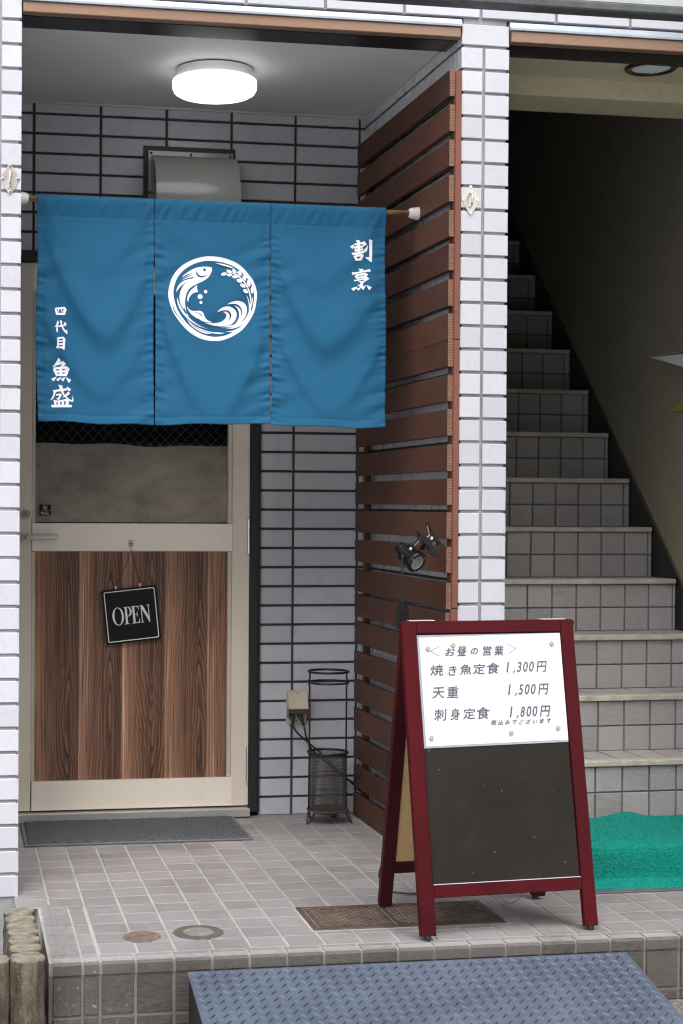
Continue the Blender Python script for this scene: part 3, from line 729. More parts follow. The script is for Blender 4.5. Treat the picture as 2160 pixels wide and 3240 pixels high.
# street reflection in the lower glass, painted as a taupe sheet; dark room behind
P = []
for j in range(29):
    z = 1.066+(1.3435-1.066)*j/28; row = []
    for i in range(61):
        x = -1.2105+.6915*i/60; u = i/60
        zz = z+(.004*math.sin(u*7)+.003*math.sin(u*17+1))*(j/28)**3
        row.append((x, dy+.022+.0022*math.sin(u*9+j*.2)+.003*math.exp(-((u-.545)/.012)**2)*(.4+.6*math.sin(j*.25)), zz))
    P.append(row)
m = MB(); m.grid(P); m.build('reflection_sheet', REFSHEET, dr, True)
m = MB()
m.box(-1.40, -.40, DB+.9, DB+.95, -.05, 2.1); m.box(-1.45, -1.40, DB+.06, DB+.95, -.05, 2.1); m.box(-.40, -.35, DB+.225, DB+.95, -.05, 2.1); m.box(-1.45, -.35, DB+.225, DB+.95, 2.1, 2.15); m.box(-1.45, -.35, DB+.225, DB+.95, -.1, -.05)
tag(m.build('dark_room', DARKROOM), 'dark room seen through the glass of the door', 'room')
# lock, lever, hinges, pull sticker
m = MB(); m.lathe([(.0175, 0), (.0175, .004), (.0155, .0065), (.012, .0065), (.0115, .009), (.004, .009), (.001, .009)], (-1.247, dy, 1.093), 32, M=Matrix.Rotation(R(90), 4, 'X')); lk = m.build('lock_cylinder', CHROME, dr, 'auto')
m = MB(); m.box(-1.2482, -1.2458, dy-.0096, dy-.009, 1.088, 1.098); m.build('keyhole', BLK, lk)
m = MB(); m.lathe([(.018, 0), (.018, .006), (.015, .009)], (-1.243, dy, 1.013), 32, M=Matrix.Rotation(R(90), 4, 'X'))
pts = [(-1.243, dy-.008, 1.013), (-1.243, dy-.03, 1.013), (-1.238, dy-.042, 1.013), (-1.225, dy-.046, 1.0135), (-1.19, dy-.046, 1.014), (-1.15, dy-.046, 1.0145), (-1.138, dy-.046, 1.0146), (-1.1335, dy-.046, 1.0147)]
m.tube(pts, [.009, .009, .0095, .0105, .0105, .0108, .0095, .004], 16)
m.build('lever_handle', simple('satin_grey_handle', (.66, .65, .64), .4, .2), dr, 'auto')
for z0, z1 in ((.952, 1.083), (.122, .256)):
    m = MB(); zm = (z0+z1)/2
    m.lathe([(.005, z0), (.0068, z0+.002), (.0068, zm-.002), (.0055, zm-.001), (.0055, zm+.001), (.0068, zm+.002), (.0068, z1-.002), (.005, z1)], (-.4425, dy-.008, 0), 20); m.build('hinge', CHROME, dr, 'auto')
m = MB(); m.box(-1.1965, -1.1565, dy+.0072, dy+.0088, 1.0885, 1.1275); stk = m.build('pull_sticker', SIGNB, dr)
m = MB(); pl = lambda x, z: (x, dy+.0068, z)
put_text(m, 'PULL', -1.191, -1.162, 1.0925, 1.1015, pl, 0, .0004); put_text(m, '引', -1.184, -1.170, 1.1095, 1.1235, pl, 0, .0004); m.quad(pl(-1.192, 1.1048), pl(-1.161, 1.1048), pl(-1.161, 1.1058), pl(-1.192, 1.1058))
m.build('sticker_lettering', SIGNW, stk)

# hook and OPEN sign
hk = thing('wall_hook', 'small clear adhesive hook on the door rail holding the black sign', 'hook', (-.872, dy-.005, .99))
m = MB(); m.cbox(-.8815, -.8625, dy-.0075, dy-.0045, .978, 1.003, .001); m.build('hook_pad', simple('clear_hook_pad', (.56, .52, .46), .25), hk)
m = MB(); m.tube([(-.872, dy-.008, .992), (-.872, dy-.012, .982), (-.872, dy-.012, .968), (-.872, dy-.018, .965), (-.872, dy-.021, .970)], .0014, 8); m.box(-.878, -.866, dy-.0095, dy-.0075, .988, .993); m.build('hook_wire', CHROME, hk)
os_ = thing('open_sign', 'square black hanging sign with white border and serif word, on the walnut door panel', 'sign', (-.869, dy-.01, .735))
os_.rotation_euler = (0, R(-6.1), 0)
def rrect(w, h, r, n=6):
    out = []
    for cx_, cy_, a0 in ((w-r, h-r, 0), (-w+r, h-r, 90), (-w+r, -h+r, 180), (w-r, -h+r, 270)):
        for k in range(n+1):
            a = R(a0+90*k/n); out.append((cx_+r*math.cos(a), cy_+r*math.sin(a)))
    return out
m = MB(); m.prism(rrect(.0985, .0975, .008), (0, 0, 0), (1, 0, 0), (0, 0, 1), 0, .006); m.build('board', SIGNB, os_, local=True)
m = MB(); a = rrect(.0915, .0905, .006); b = rrect(.0885, .0875, .0045); n = len(a)
m.add([(x, -.0064, z) for x, z in a]+[(x, -.0064, z) for x, z in b], [(k, (k+1) % n, n+(k+1) % n, n+k) for k in range(n)]); m.build('border_line', SIGNW, os_, local=True)
# serif capitals drawn on a 1 x 1 em
def ell(cx_, cy_, rx, ry, n=28): return [(cx_+rx*math.cos(2*math.pi*k/n), cy_+ry*math.sin(2*math.pi*k/n)) for k in range(n)]
def bow(x0, x1, yc, rx, ry, n=14): return [(x1+rx*math.cos(R(90-180*k/n)), yc+ry*math.sin(R(90-180*k/n))) for k in range(n+1)]
LET = []
LET.append([ell(.44, .5, .44, .525), ell(.44, .5, .285, .49)])
o_ = .84
P1 = [(0, 0), (.40, 0), (.40, .025), (.275, .045), (.275, .44), (.36, .44)]+[(.36+.27*math.cos(R(-90+180*k/14)), .72+.28*math.sin(R(-90+180*k/14))) for k in range(15)]+[(0, 1), (0, .975), (.115, .955), (.115, .045), (0, .025)]
P2 = [(.275, .475), (.34, .475)]+[(.34+.14*math.cos(R(-90+180*k/12)), .72+.245*math.sin(R(-90+180*k/12))) for k in range(13)]+[(.275, .965)]
LET.append([[(x+o_+.04, y) for x, y in P1], [(x+o_+.04, y) for x, y in P2]])
E1 = [(0, 0), (.60, 0), (.64, .27), (.615, .27), (.55, .10), (.48, .04), (.275, .035), (.275, .49), (.38, .485), (.44, .44), (.455, .34), (.48, .34), (.48, .68), (.455, .68), (.44, .57), (.38, .525), (.275, .52), (.275, .965), (.46, .96), (.53, .90), (.58, .76), (.605, .76), (.585, 1), (0, 1), (0, .975), (.115, .955), (.115, .045), (0, .025)]
LET.append([[(x+o_+.62, y) for x, y in E1]])
N1 = [(0, 0), (.25, 0), (.25, .025), (.155, .045), (.155, .80), (.66, -.01), (.71, -.01), (.71, .955), (.80, .975), (.80, 1), (.55, 1), (.55, .975), (.65, .955), (.65, .33), (.24, 1), (0, 1), (0, .975), (.095, .94), (.095, .045), (0, .025)]
LET.append([[(x+o_+1.30, y) for x, y in N1]])
m = MB(); sx = .137/2.94
for L in LET:
    vs, fs = fill(L); m.add([(-.0685+x*sx, -.0065, -.031+y*.0615) for x, y in vs], fs)
m.build('sign_lettering', SIGNW, os_, local=True)
for x in (-.046, .042):
    m = MB(); m.lathe([(.0035, 0), (.0045, .003), (.004, .010), (.002, .013)], (x, -.003, .0975), 12); m.build('chain_bead', BEAD, os_, local=True, smooth=True)
m = MB()
apex = Vector((.0215, -.012, .2300)); 
for x in (-.046, .042):
    q = Vector((x, -.003, .110)); n = 26
    for k in range(n+1):
        t = k/n; p = q.lerp(apex, t); p.z -= .006*math.sin(math.pi*t)
        d = (apex-q).normalized()
        m.lathe([(.0004, -.0022), (.0018, -.0012), (.0018, .0012), (.0004, .0022)], p, 6, M=d.to_track_quat('Z', 'Y').to_matrix().to_4x4())
m.build('bead_chain', BLKW, os_, local=True)

# ------------------------------------------------------------------ tension rod and cloth curtain
RY, RZc = .30, 2.0625
rod = thing('tension_rod', 'thin brown wood-print rod with white end caps holding up the blue curtain', 'rod', (-.69, RY, RZc))
m = MB(); m.tube([(-1.277, RY, RZc), (-.9, RY, RZc-.001), (-.45, RY, RZc-.001), (-.066, RY, RZc)], .0088, 16); m.build('rod_tube', ROD, rod, True)
for x, d in ((XL+.0005, 1), (-.0435, -1)):
    m = MB(); m.lathe([(.0205, 0), (.021, .002), (.0165, .027), (.0155, .0295)], (x, RY, RZc), 28, M=Matrix.Rotation(R(90*d), 4, 'Y')); m.lathe([(.0125, .0295), (.0125, .033)], (x, RY, RZc), 24, M=Matrix.Rotation(R(90*d), 4, 'Y')); m.build('end_cap', PLAST, rod, 'auto')

NX = [-1.251, -.8875, -.5220, -.1515]; NT_, NB = 2.0745, 1.3785
cn = thing('noren_curtain', 'blue cloth shop curtain in three panels with white fish emblem, hanging from the rod', 'curtain', (-.70, RY, NB))
_rs = np.random.RandomState(5)
PK = [[(_rs.uniform(0, 6.28), _rs.uniform(150, 330), _rs.uniform(.5, 1)) for _ in range(5)] for _ in range(8)]
PKT = [[(_rs.uniform(0, 6.28), _rs.uniform(120, 260), _rs.uniform(.4, 1)) for _ in range(5)] for _ in range(3)]
# swags: per panel, (lowest point v, where across u, sag left, sag right, half width, height of the fold)
SW = [[(.30, .52, .30, .28, .055, .0030), (.60, .60, .52, .36, .070, .0062), (.86, .56, .40, .34, .050, .0040)],
      [(.22, .50, .16, .14, .050, .0026), (.50, .42, .30, .26, .060, .0040), (.95, .52, .52, .44, .080, .0068)],
      [(.34, .42, .22, .34, .055, .0036), (.62, .46, .44, .30, .070, .0062), (.92, .52, .40, .36, .055, .0050)]]
TILTC = [[(.18, .30, 1.0, .0030), (.80, .25, -1.0, .0025)], [(.25, .3, 1.0, .0032), (.75, .3, -1.0, .0032)], [(.22, .3, 1.0, .0034), (.78, .25, -1.0, .003)]]
def cloth(x, z):
    """distance of the cloth in front of (-) or behind (+) the rod plane"""
    x = np.asarray(x, float); z = np.asarray(z, float); d = np.zeros_like(x)
    v = (NT_-z)/(NT_-NB)
    for p in range(3):
        a, b = NX[p], NX[p+1]; ins = (x >= a-1e-6) & (x <= b+1e-6)
        u = (x-a)/(b-a); dd = np.zeros_like(x)
        for (v0, uc, sl_, sr_, w, A) in SW[p]:
            t = np.where(u < uc, (uc-u)/uc, (u-uc)/(1-uc)); vl = v0-np.where(u < uc, sl_, sr_)*(np.sqrt(t*t+.06)-.245+.6*t*t)/1.384*1.0
            q = (v-vl)/w
            edge = np.clip((1.02-t)*4, 0, 1)*(.55+.45*np.sin(np.pi*np.clip(u, 0, 1)))
            dd += -3.0*A*edge*(.72+.28*np.sin(5.0*u+9*v0))*np.where(q < 0, np.exp(-(q/2.2)**2), np.exp(-(q/1.0)**2))
        for (uc, w, sg, A) in TILTC[p]:
            dd += A*np.exp(-((u-uc-.1*np.sin(v*5+p))/w)**2)*np.sin(v*6.5*sg+p*1.7+2)
        # puckered side hems
        for e, uu in ((2*p, u), (2*p+1, 1-u)):
            s_ = sum(c*np.sin(f*z+ph+18*uu) for ph, f, c in PK[e])/3
            dd += .0032*s_*np.exp(-(uu/.085)**2)*np.clip((v-.09)*12, 0, 1)
            s2_ = sum(c*np.sin(f*.36*(z+.20*(uu*(b-a))*(1 if e % 2 else -1)*2)+ph*1.7) for ph, f, c in PK[e])/3
            dd += .0042*s2_*np.exp(-((uu-.02)/.20)**2)*np.clip((v-.10)*8, 0, 1)
            dd += -.0012*np.exp(-((uu-.055)/.008)**2)*np.clip((v-.09)*12, 0, 1)*-1
            dd += -.002*np.exp(-(uu/.03)**2)
        # gathers in the rod sleeve
        s_ = sum(c*np.sin(f*x+ph+60*v) for ph, f, c in PKT[p])/3
        dd += .0026*s_*np.exp(-((v-.055)/.045)**2)*np.clip(v*30, 0, 1)
        d = np.where(ins, dd, d)
    d += .0016*np.exp(-((v-.0915)/.0045)**2)
    d += .0016*np.exp(-((v-.966)/.004)**2)
    h = np.clip((v-.966)/.03, 0, 1); d -= .0016*h
    # the sleeve bulges round the rod, hangs to the front
    zz = (z-RZc)/.0125
    bul = np.where(np.abs(zz) < 1, np.sqrt(np.clip(1-zz*zz, 0, 1)), 0)
    d -= .0118*np.maximum(bul, np.where(zz < 0, np.exp(-((-zz)/3.2)**2)*1.0, 0))
    d += .010*np.clip(v-.1, 0, 1)*.0
    bot = .0035*np.sin(x*23+1)*np.clip((v-.75)*3, 0, 1)
    swing = -.030*np.clip((v-.08)/.92, 0, 1)**1.2
    return RY+d-.002+bot+swing
def hem_drop(x): return .0035*np.sin(x*9.0+.6)+.002*np.sin(x*31)
for p in range(3):
    a, b = NX[p]+.0012, NX[p+1]-.0012; nx, nz = 110, 190
    X_ = np.linspace(a, b, nx); Z_ = np.linspace(NT_, NB, nz)
    GX, GZ = np.meshgrid(X_, Z_); vv = (NT_-GZ)/(NT_-NB)
    GY = cloth(np.clip(GX, NX[p], NX[p+1]), GZ)
    sl_ = np.clip((vv-.24)/.76, 0, 1)           # slit below the sewn part opens a little
    shift = np.zeros_like(GX)
    shift += -.0022*np.sin(np.pi*np.clip(sl_, 0, 1))*((GX-a)/(b-a) if p < 2 else 0)
    shift += .0022*np.sin(np.pi*np.clip(sl_, 0, 1))*(1-(GX-a)/(b-a) if p > 0 else 0)
    if p == 0: shift += (.004*np.sin(vv*7+.5)+.002)*(1-(GX-a)/(b-a))*np.clip(vv*3, 0, 1)
    if p == 2: shift += (-.004*vv-.002*np.sin(vv*8))*((GX-a)/(b-a))
    GZ2 = GZ+hem_drop(GX)*np.clip((vv-.8)*5, 0, 1)
    m = MB(); m.grid([[(float(GX[j, i]+shift[j, i]), float(GY[j, i]), float(GZ2[j, i])) for i in range(nx)] for j in range(nz)][::-1])
    pa = m.build('cloth_panel', CLOTH, cn, True)
    so_ = pa.modifiers.new('thickness', 'SOLIDIFY'); so_.thickness = .0007; so_.offset = 1
# sewn part between the panels above the slits, and the back of the rod sleeve
for xx in NX[1:3]:
    m = MB()
    Z_ = np.linspace(NT_-.004, NT_-.168, 30)
    Yc = cloth(np.full(30, xx-.0005), Z_)
    m.grid([[(xx-.003, float(y)+.0012, float(z)), (xx+.003, float(y)+.0012, float(z))] for y, z in zip(Yc, Z_)][::-1])
    m.build('panel_seam', FELT, cn)
m = MB(); Z_ = np.linspace(NT_, NT_-.064, 12); prof = [(RY+.0118*math.sqrt(max(0, 1-((z-RZc)/.0125)**2)) if abs(z-RZc) < .0125 else RY+.0006, z) for z in Z_]
m.grid([[(x, y, float(z)) for x in (NX[0]+.002, NX[3]-.002)] for y, z in prof]); m.build('rod_sleeve_back', CLOTH, cn)
# stitching lines
m = MB()
def stitch(p0, p1, n):
    for k in range(n):
        a = k/n; b = (k+.62)/n
        q = [(p0[0]+(p1[0]-p0[0])*t, p0[1]+(p1[1]-p0[1])*t) for t in (a, b)]
        ys_ = cloth(np.array([q[0][0], q[1][0]]), np.array([q[0][1], q[1][1]]))-.0014
        dx, dz = (0, .0004) if abs(p1[0]-p0[0]) > abs(p1[1]-p0[1]) else (.0004, 0)
        m.quad((q[0][0]-dx, ys_[0], q[0][1]-dz), (q[1][0]-dx, ys_[1], q[1][1]-dz), (q[1][0]+dx, ys_[1], q[1][1]+dz), (q[0][0]+dx, ys_[0], q[0][1]+dz))
for p in range(3):
    a, b = NX[p]+.004, NX[p+1]-.004
    stitch((a, NT_-.0635), (b, NT_-.0635), 90)
    for xx in (a+.016, b-.016): stitch((xx, NT_-.07), (xx, NB+.026), 150)
for xx in NX[1:3]: stitch((xx-.014, NT_-.172), (xx+.014, NT_-.172), 9)
m.build('stitching', FELT, cn)

# printed white marks: outlines cut on a fine lattice so that they follow the cloth
import bmesh
def printed(name, shapes, A, off=.0012, step=.006, sub=5, sharp=55):
    bm = bmesh.new(); k = 0
    for loops in shapes:
        L2 = []
        for L in loops:
            L = [(A[0]*x+A[1]*y+A[2], A[3]*x+A[4]*y+A[5]) for x, y in L]
            L2.append(outline(L, sub, sharp))
        vs, fs = fill(L2)
        bv = [bm.verts.new((x, .00012*k, z)) for x, z in vs]
        for f in fs:
            try: bm.faces.new([bv[i] for i in f])
            except ValueError: pass
        k += 1
    xs_ = [v.co.x for v in bm.verts]; zs_ = [v.co.z for v in bm.verts]
    def cuts(ax, lo, hi, st):
        q = math.ceil(lo/st)*st
        while q < hi:
            co_ = (q, 0, 0) if ax == 0 else (0, 0, q); no_ = (1, 0, 0) if ax == 0 else (0, 0, 1)
            bmesh.ops.bisect_plane(bm, geom=bm.verts[:]+bm.edges[:]+bm.faces[:], plane_co=co_, plane_no=no_, dist=1e-6); q += st
    cuts(0, min(xs_), max(xs_), step); cuts(1, min(zs_), max(zs_), step)
    X_ = np.array([v.co.x for v in bm.verts]); Z_ = np.array([v.co.z for v in bm.verts]); Y_ = cloth(X_, Z_)
    for v, y in zip(bm.verts, Y_): v.co.y = float(y)-off-v.co.y
    base = Vector(cn.location)
    for v in bm.verts: v.co -= base
    bmesh.ops.recalc_face_normals(bm, faces=bm.faces[:])
    me = bpy.data.meshes.new(name); bm.to_mesh(me); bm.free(); me.materials.append(WHITEP)
    o = bpy.data.objects.new(name, me); COL.objects.link(o); o.parent = cn; return o
def el(cx_, cy_, rx, ry, ang=0, n=12):
    c, s_ = math.cos(R(ang)), math.sin(R(ang)); return [(cx_+rx*math.cos(2*math.pi*k/n)*c-ry*math.sin(2*math.pi*k/n)*s_, cy_+rx*math.cos(2*math.pi*k/n)*s_+ry*math.sin(2*math.pi*k/n)*c) for k in range(n)]
def grain(cx_, cy_, l, w, ang):
    c, s_ = math.cos(R(ang)), math.sin(R(ang)); q = [(-l, 0), (-.55*l, -.8*w), (.1*l, -w), (.7*l, -.6*w), (l, 0), (.7*l, .6*w), (.1*l, w), (-.55*l, .8*w)]
    return [(cx_+x*c-y*s_, cy_+x*s_+y*c) for x, y in q]
EM = [
 [[(720, 207), (880, 225), (1020, 275), (1120, 345), (1200, 440), (1265, 540), (1298, 650), (1290, 770), (1258, 900), (1200, 1010), (1110, 1120), (1000, 1195), (880, 1245), (790, 1258), (680, 1250), (560, 1210), (440, 1130), (340, 1020), (260, 900), (215, 780), (198, 680), (215, 570), (260, 450), (340, 350), (450, 275), (580, 225)],
  [(720, 263), (860, 278), (990, 320), (1080, 380), (1150, 455), (1205, 520), (1245, 600), (1262, 680), (1255, 790), (1225, 900), (1170, 1000), (1090, 1080), (1000, 1145), (900, 1190), (790, 1207), (690, 1195), (590, 1160), (480, 1085), (390, 990), (315, 870), (278, 760), (263, 670), (272, 580), (310, 480), (380, 390), (490, 315), (610, 273)],
  [(248, 765), (277, 870), (345, 975), (440, 1055), (352, 992), (268, 880)]],
 # fish
 [[(742, 347), (690, 337), (620, 336), (540, 352), (465, 390), (400, 436), (365, 473), (435, 432), (512, 415), (435, 448), (368, 492), (440, 452), (512, 438), (435, 468), (357, 512), (440, 478), (523, 463), (500, 482), (440, 520), (385, 570), (350, 640), (337, 710), (345, 780), (368, 832), (392, 868), (386, 818), (402, 860), (440, 935), (510, 992), (600, 1042), (700, 1070), (800, 1085), (890, 1082), (985, 1060), (1060, 1045), (1120, 1000), (1085, 1062), (1000, 1098), (900, 1128), (800, 1124), (690, 1102), (570, 1050), (470, 975), (395, 895), (340, 800), (306, 712), (318, 800), (366, 900), (450, 990), (560, 1065), (690, 1112), (560, 1052), (440, 950), (415, 860), (405, 790), (410, 720), (430, 655), (470, 600), (550, 552), (640, 508), (700, 460), (733, 400)],
  el(648, 374, 18, 18), [(566, 370), (546, 402), (548, 434), (572, 462), (612, 471), (652, 461), (687, 431), (640, 450), (600, 447), (570, 428), (556, 402)]],
 [[(298, 657), (304, 610), (340, 552), (410, 505), (522, 478), (430, 524), (360, 575), (322, 618)]],
 [[(440, 782), (432, 740), (440, 690), (475, 632), (520, 592), (557, 562), (552, 602), (565, 651), (510, 664), (470, 700), (450, 742)], [(494, 658), (497, 625), (512, 598), (500, 630)], [(524, 645), (526, 612), (534, 585), (530, 620)]],
 [el(658, 647, 21, 21)], [el(589, 709, 30, 30)], [el(598, 782, 18, 18)],
 [[(425, 822), (462, 870), (520, 888), (580, 885), (620, 905), (640, 950), (672, 997), (742, 1027), (690, 1031), (620, 1015), (575, 988), (566, 962), (562, 986), (490, 935), (445, 880)], [(500, 910), (558, 908), (600, 933), (620, 968), (580, 928), (540, 913)]],
 # water bands
 [[(422, 975), (500, 1050), (600, 1108), (720, 1145), (895, 1158), (830, 1169), (720, 1158), (590, 1118), (480, 1040)]],
 [[(430, 985), (500, 1065), (590, 1125), (735, 1170), (640, 1162), (540, 1112), (470, 1050)]],
 [[(905, 1140), (985, 1132), (1060, 1100), (1118, 1068), (1060, 1118), (985, 1146)]],
 [[(895, 1100), (985, 1095), (1070, 1055), (1145, 985), (1195, 895), (1215, 810), (1222, 890), (1180, 985), (1100, 1065), (990, 1105)]],
 # front wave
 [[(797, 906), (830, 868), (880, 840), (940, 833), (1000, 855), (1040, 905), (1042, 955), (1018, 1012), (968, 1055), (890, 1076), (800, 1074), (715, 1058), (640, 1032), (740, 1040), (820, 1029), (880, 1000), (910, 958), (905, 925), (868, 900), (915, 899), (950, 930), (954, 970), (935, 1012), (968, 975), (974, 930), (945, 889), (900, 880), (845, 888)]],
 # back wave
 [[(922, 808), (970, 780), (1040, 763), (1110, 771), (1155, 808), (1171, 865), (1160, 935), (1120, 1000), (1060, 1052), (985, 1078), (1040, 1025), (1070, 965), (1070, 905), (1050, 855), (1008, 820), (1060, 840), (1095, 885), (1104, 962), (1114, 895), (1090, 838), (1045, 806), (985, 800)]],
 # wheat
 [[(915, 408), (970, 406), (1035, 425), (1090, 465), (1140, 520), (1185, 590), (1215, 670), (1228, 750), (1220, 812), (1212, 750), (1200, 680), (1172, 605), (1128, 532), (1080, 478), (1030, 438), (970, 416)]],
 [[(1163, 688), (1190, 735), (1208, 800), (1225, 790), (1235, 745), (1245, 705), (1243, 770), (1222, 850), (1190, 920), (1196, 850), (1190, 770)]],
 [grain(887, 427, 40, 20, -12)], [grain(955, 438, 34, 18, -6)], [grain(950, 391, 36, 18, 14)], [grain(1020, 462, 38, 20, 8)], [grain(1016, 392, 34, 20, 42)], [grain(1076, 512, 38, 23, 18)], [grain(1079, 418, 36, 21, 58)], [grain(1117, 573, 40, 22, 30)], [grain(1137, 478, 38, 18, 66)], [grain(1152, 642, 38, 23, 34)], [grain(1190, 545, 46, 21, 76)], [grain(1235, 625, 48, 19, 88)],
 [[(778, 290), (860, 299), (950, 325), (1030, 366), (940, 339), (850, 313)]],
]
printed('fish_emblem', EM, (.0002546, 1.5e-06, -.8965136, 7.1e-06, -.000251, 1.9495156))
KA = [
 [[(582, 402), (720, 432), (704, 512), (640, 516)]],
 [[(540, 522), (700, 497), (835, 458), (848, 440), (935, 552), (815, 602), (792, 582), (820, 538), (685, 553), (560, 580)]],
 [[(530, 538), (520, 620), (490, 690), (410, 612), (480, 575)]],
 [[(628, 545), (712, 550), (705, 800), (635, 805)]],
 [[(520, 620), (628, 600), (818, 588), (815, 642), (705, 655), (545, 686)]],
 [[(528, 712), (628, 692), (800, 665), (805, 732), (705, 748), (560, 776)]],
 [[(448, 808), (630, 790), (850, 735), (865, 808), (490, 885)]],
 [[(510, 920), (590, 865), (770, 835), (835, 880), (775, 1035), (575, 1057)], [(605, 935), (733, 925), (715, 970), (625, 980)]],
 [[(970, 558), (960, 650), (915, 785), (880, 772), (820, 715), (900, 650)]],
 [[(990, 388), (1108, 415), (1095, 1080), (1070, 1090), (870, 940), (1005, 935), (1012, 700)]],
 [[(665, 1293), (835, 1303), (800, 1375), (735, 1385)]],
 [[(462, 1405), (620, 1400), (1030, 1303), (1045, 1390), (800, 1410), (490, 1490)]],
 [[(550, 1545), (600, 1470), (870, 1415), (962, 1470), (915, 1560), (620, 1612)], [(645, 1525), (845, 1490), (840, 1510), (660, 1550)]],
 [[(520, 1640), (640, 1630), (860, 1575), (915, 1545), (1010, 1612), (810, 1735), (800, 1860), (760, 1905), (630, 1790), (722, 1795), (725, 1735), (655, 1680), (790, 1685), (865, 1635), (545, 1687)]],
 [[(440, 1905), (640, 1845), (600, 1905), (520, 1980), (495, 1980)]],
 [[(600, 1910), (745, 1870), (720, 1910), (670, 1970), (640, 1970)]],
 [[(745, 1890), (895, 1805), (815, 1960), (795, 1960)]],
 [[(900, 1807), (1070, 1875), (1000, 1970), (980, 1965)]]]
printed('shop_lettering', KA, (.0001051, 7e-07, -.3141298, 3.4e-06, -.000102, 2.0086741), sub=2, sharp=20)
YO = [
 [[(272, 255), (295, 228), (470, 210), (510, 262), (475, 375), (300, 373)], [(308, 262), (452, 252), (440, 330), (318, 330)]],
 [[(345, 255), (362, 255), (352, 300), (325, 332), (315, 322)]], [[(392, 254), (414, 254), (416, 298), (450, 284), (442, 304), (402, 308)]],
 [[(325, 488), (358, 520), (330, 590), (330, 725), (322, 732), (297, 695), (305, 610), (260, 628), (300, 570)]],
 [[(338, 590), (455, 570), (500, 555), (495, 592), (345, 622)]],
 [[(372, 482), (415, 492), (420, 560), (445, 630), (500, 700), (515, 660), (527, 755), (505, 755), (440, 690), (405, 610)]],
 [[(450, 508), (508, 550), (495, 585), (465, 570)]],
 [[(318, 828), (440, 815), (482, 855), (465, 1070), (452, 1078), (405, 1045), (305, 1045), (295, 1012), (315, 1005)], [(358, 862), (432, 852), (432, 885), (358, 890)], [(355, 918), (432, 912), (430, 945), (355, 950)], [(354, 984), (430, 978), (428, 1008), (354, 1012)]],
 [[(345, 1235), (388, 1285), (360, 1335), (300, 1395), (235, 1425), (230, 1415), (300, 1320)]],
 [[(345, 1340), (432, 1298), (498, 1360), (432, 1412), (390, 1408), (422, 1360), (320, 1385)]],
 [[(235, 1470), (260, 1425), (500, 1400), (568, 1450), (510, 1605), (295, 1595)], [(290, 1465), (360, 1463), (358, 1490), (300, 1490)], [(410, 1462), (480, 1458), (475, 1485), (410, 1488)], [(308, 1535), (368, 1530), (366, 1555), (315, 1555)], [(412, 1530), (472, 1527), (468, 1552), (412, 1554)]],
 [[(198, 1655), (315, 1605), (255, 1700), (240, 1705)]], [[(300, 1665), (405, 1610), (350, 1700), (330, 1703)]], [[(388, 1655), (485, 1620), (445, 1705), (425, 1705)]], [[(488, 1620), (598, 1680), (560, 1735), (545, 1735)]],
 [[(340, 1775), (420, 1790), (430, 1860), (460, 1960), (530, 2040), (610, 2090), (635, 1985), (642, 2120), (610, 2120), (520, 2070), (440, 1990), (385, 1890)]],
 [[(228, 1885), (515, 1845), (510, 1890), (300, 1918), (280, 1960), (250, 2040), (190, 2090), (185, 2080), (235, 1990), (245, 1920)]],
 [[(295, 1965), (385, 1950), (412, 1975), (375, 2050), (355, 2085), (285, 2045), (340, 2040), (360, 1990), (290, 1995)]],
 [[(505, 1808), (598, 1865), (560, 1910), (535, 1900)]], [[(535, 1915), (578, 1950), (520, 2000), (410, 2040), (470, 1990)]],
 [[(240, 2075), (320, 2095), (500, 2062), (562, 2100), (540, 2180), (605, 2180), (608, 2230), (208, 2230), (192, 2180), (262, 2180)], [(300, 2125), (330, 2125), (332, 2180), (305, 2180)], [(375, 2118), (408, 2115), (402, 2180), (375, 2180)], [(455, 2110), (490, 2108), (478, 2178), (448, 2178)]]]
for nm_, part_ in (('generation_lettering', YO[:8]), ('name_lettering', YO[8:])): printed(nm_, part_, (.0001519, 7e-07, -1.2353369, 3.4e-06, -.0001523, 1.7629859), sub=2, sharp=20)

# ------------------------------------------------------------------ eye plates
def eye_plate(x, z, label):
    t = thing('eye_plate', label, 'eye plate', (x, 0, z), 0, 'eye plates on the pillars')
    m = MB(); pts = []
    for cx_, cz_, a0, a1, r in ((.0235, 0, -50, 50, .0045), (0, .0385, 62, 118, .0065), (-.0235, 0, 130, 230, .0045), (0, -.0385, 242, 298, .0065)):
        for k in range(6): a = R(a0+(a1-a0)*k/5); pts.append((cx_+r*math.cos(a), cz_+r*math.sin(a)))
    m.prism(pts, (x, 0, z), (1, 0, 0), (0, 0, 1), .0008, .0028); pl_ = m.build('base_plate', PLATE, t)
    for dx, dz in ((0, .0375), (0, -.0375), (.0215, 0), (-.0215, 0)):
        m = MB(); m.lathe([(.0053, 0), (.005, .001), (.0035, .0016), (.0012, .0010)], (x+dx, -.0029, z+dz), 14, M=Matrix.Rotation(R(90), 4, 'X')); m.build('screw', CHROME, t, True)
    m = MB(); m.tube([(x, -.002, z+.020), (x-.0005, -.012, z+.019), (x-.001, -.021, z+.012), (x-.001, -.0245, z), (x-.001, -.021, z-.012), (x-.0005, -.012, z-.019), (x, -.002, z-.020)], .0034, 10); m.build('eye_ring', CHROME, t, True)
eye_plate(-1.3395, 2.058, 'nickel diamond eye plate on the pillar left of the curtain')
eye_plate(.030, 2.052, 'nickel diamond eye plate on the pillar beside the stairs')

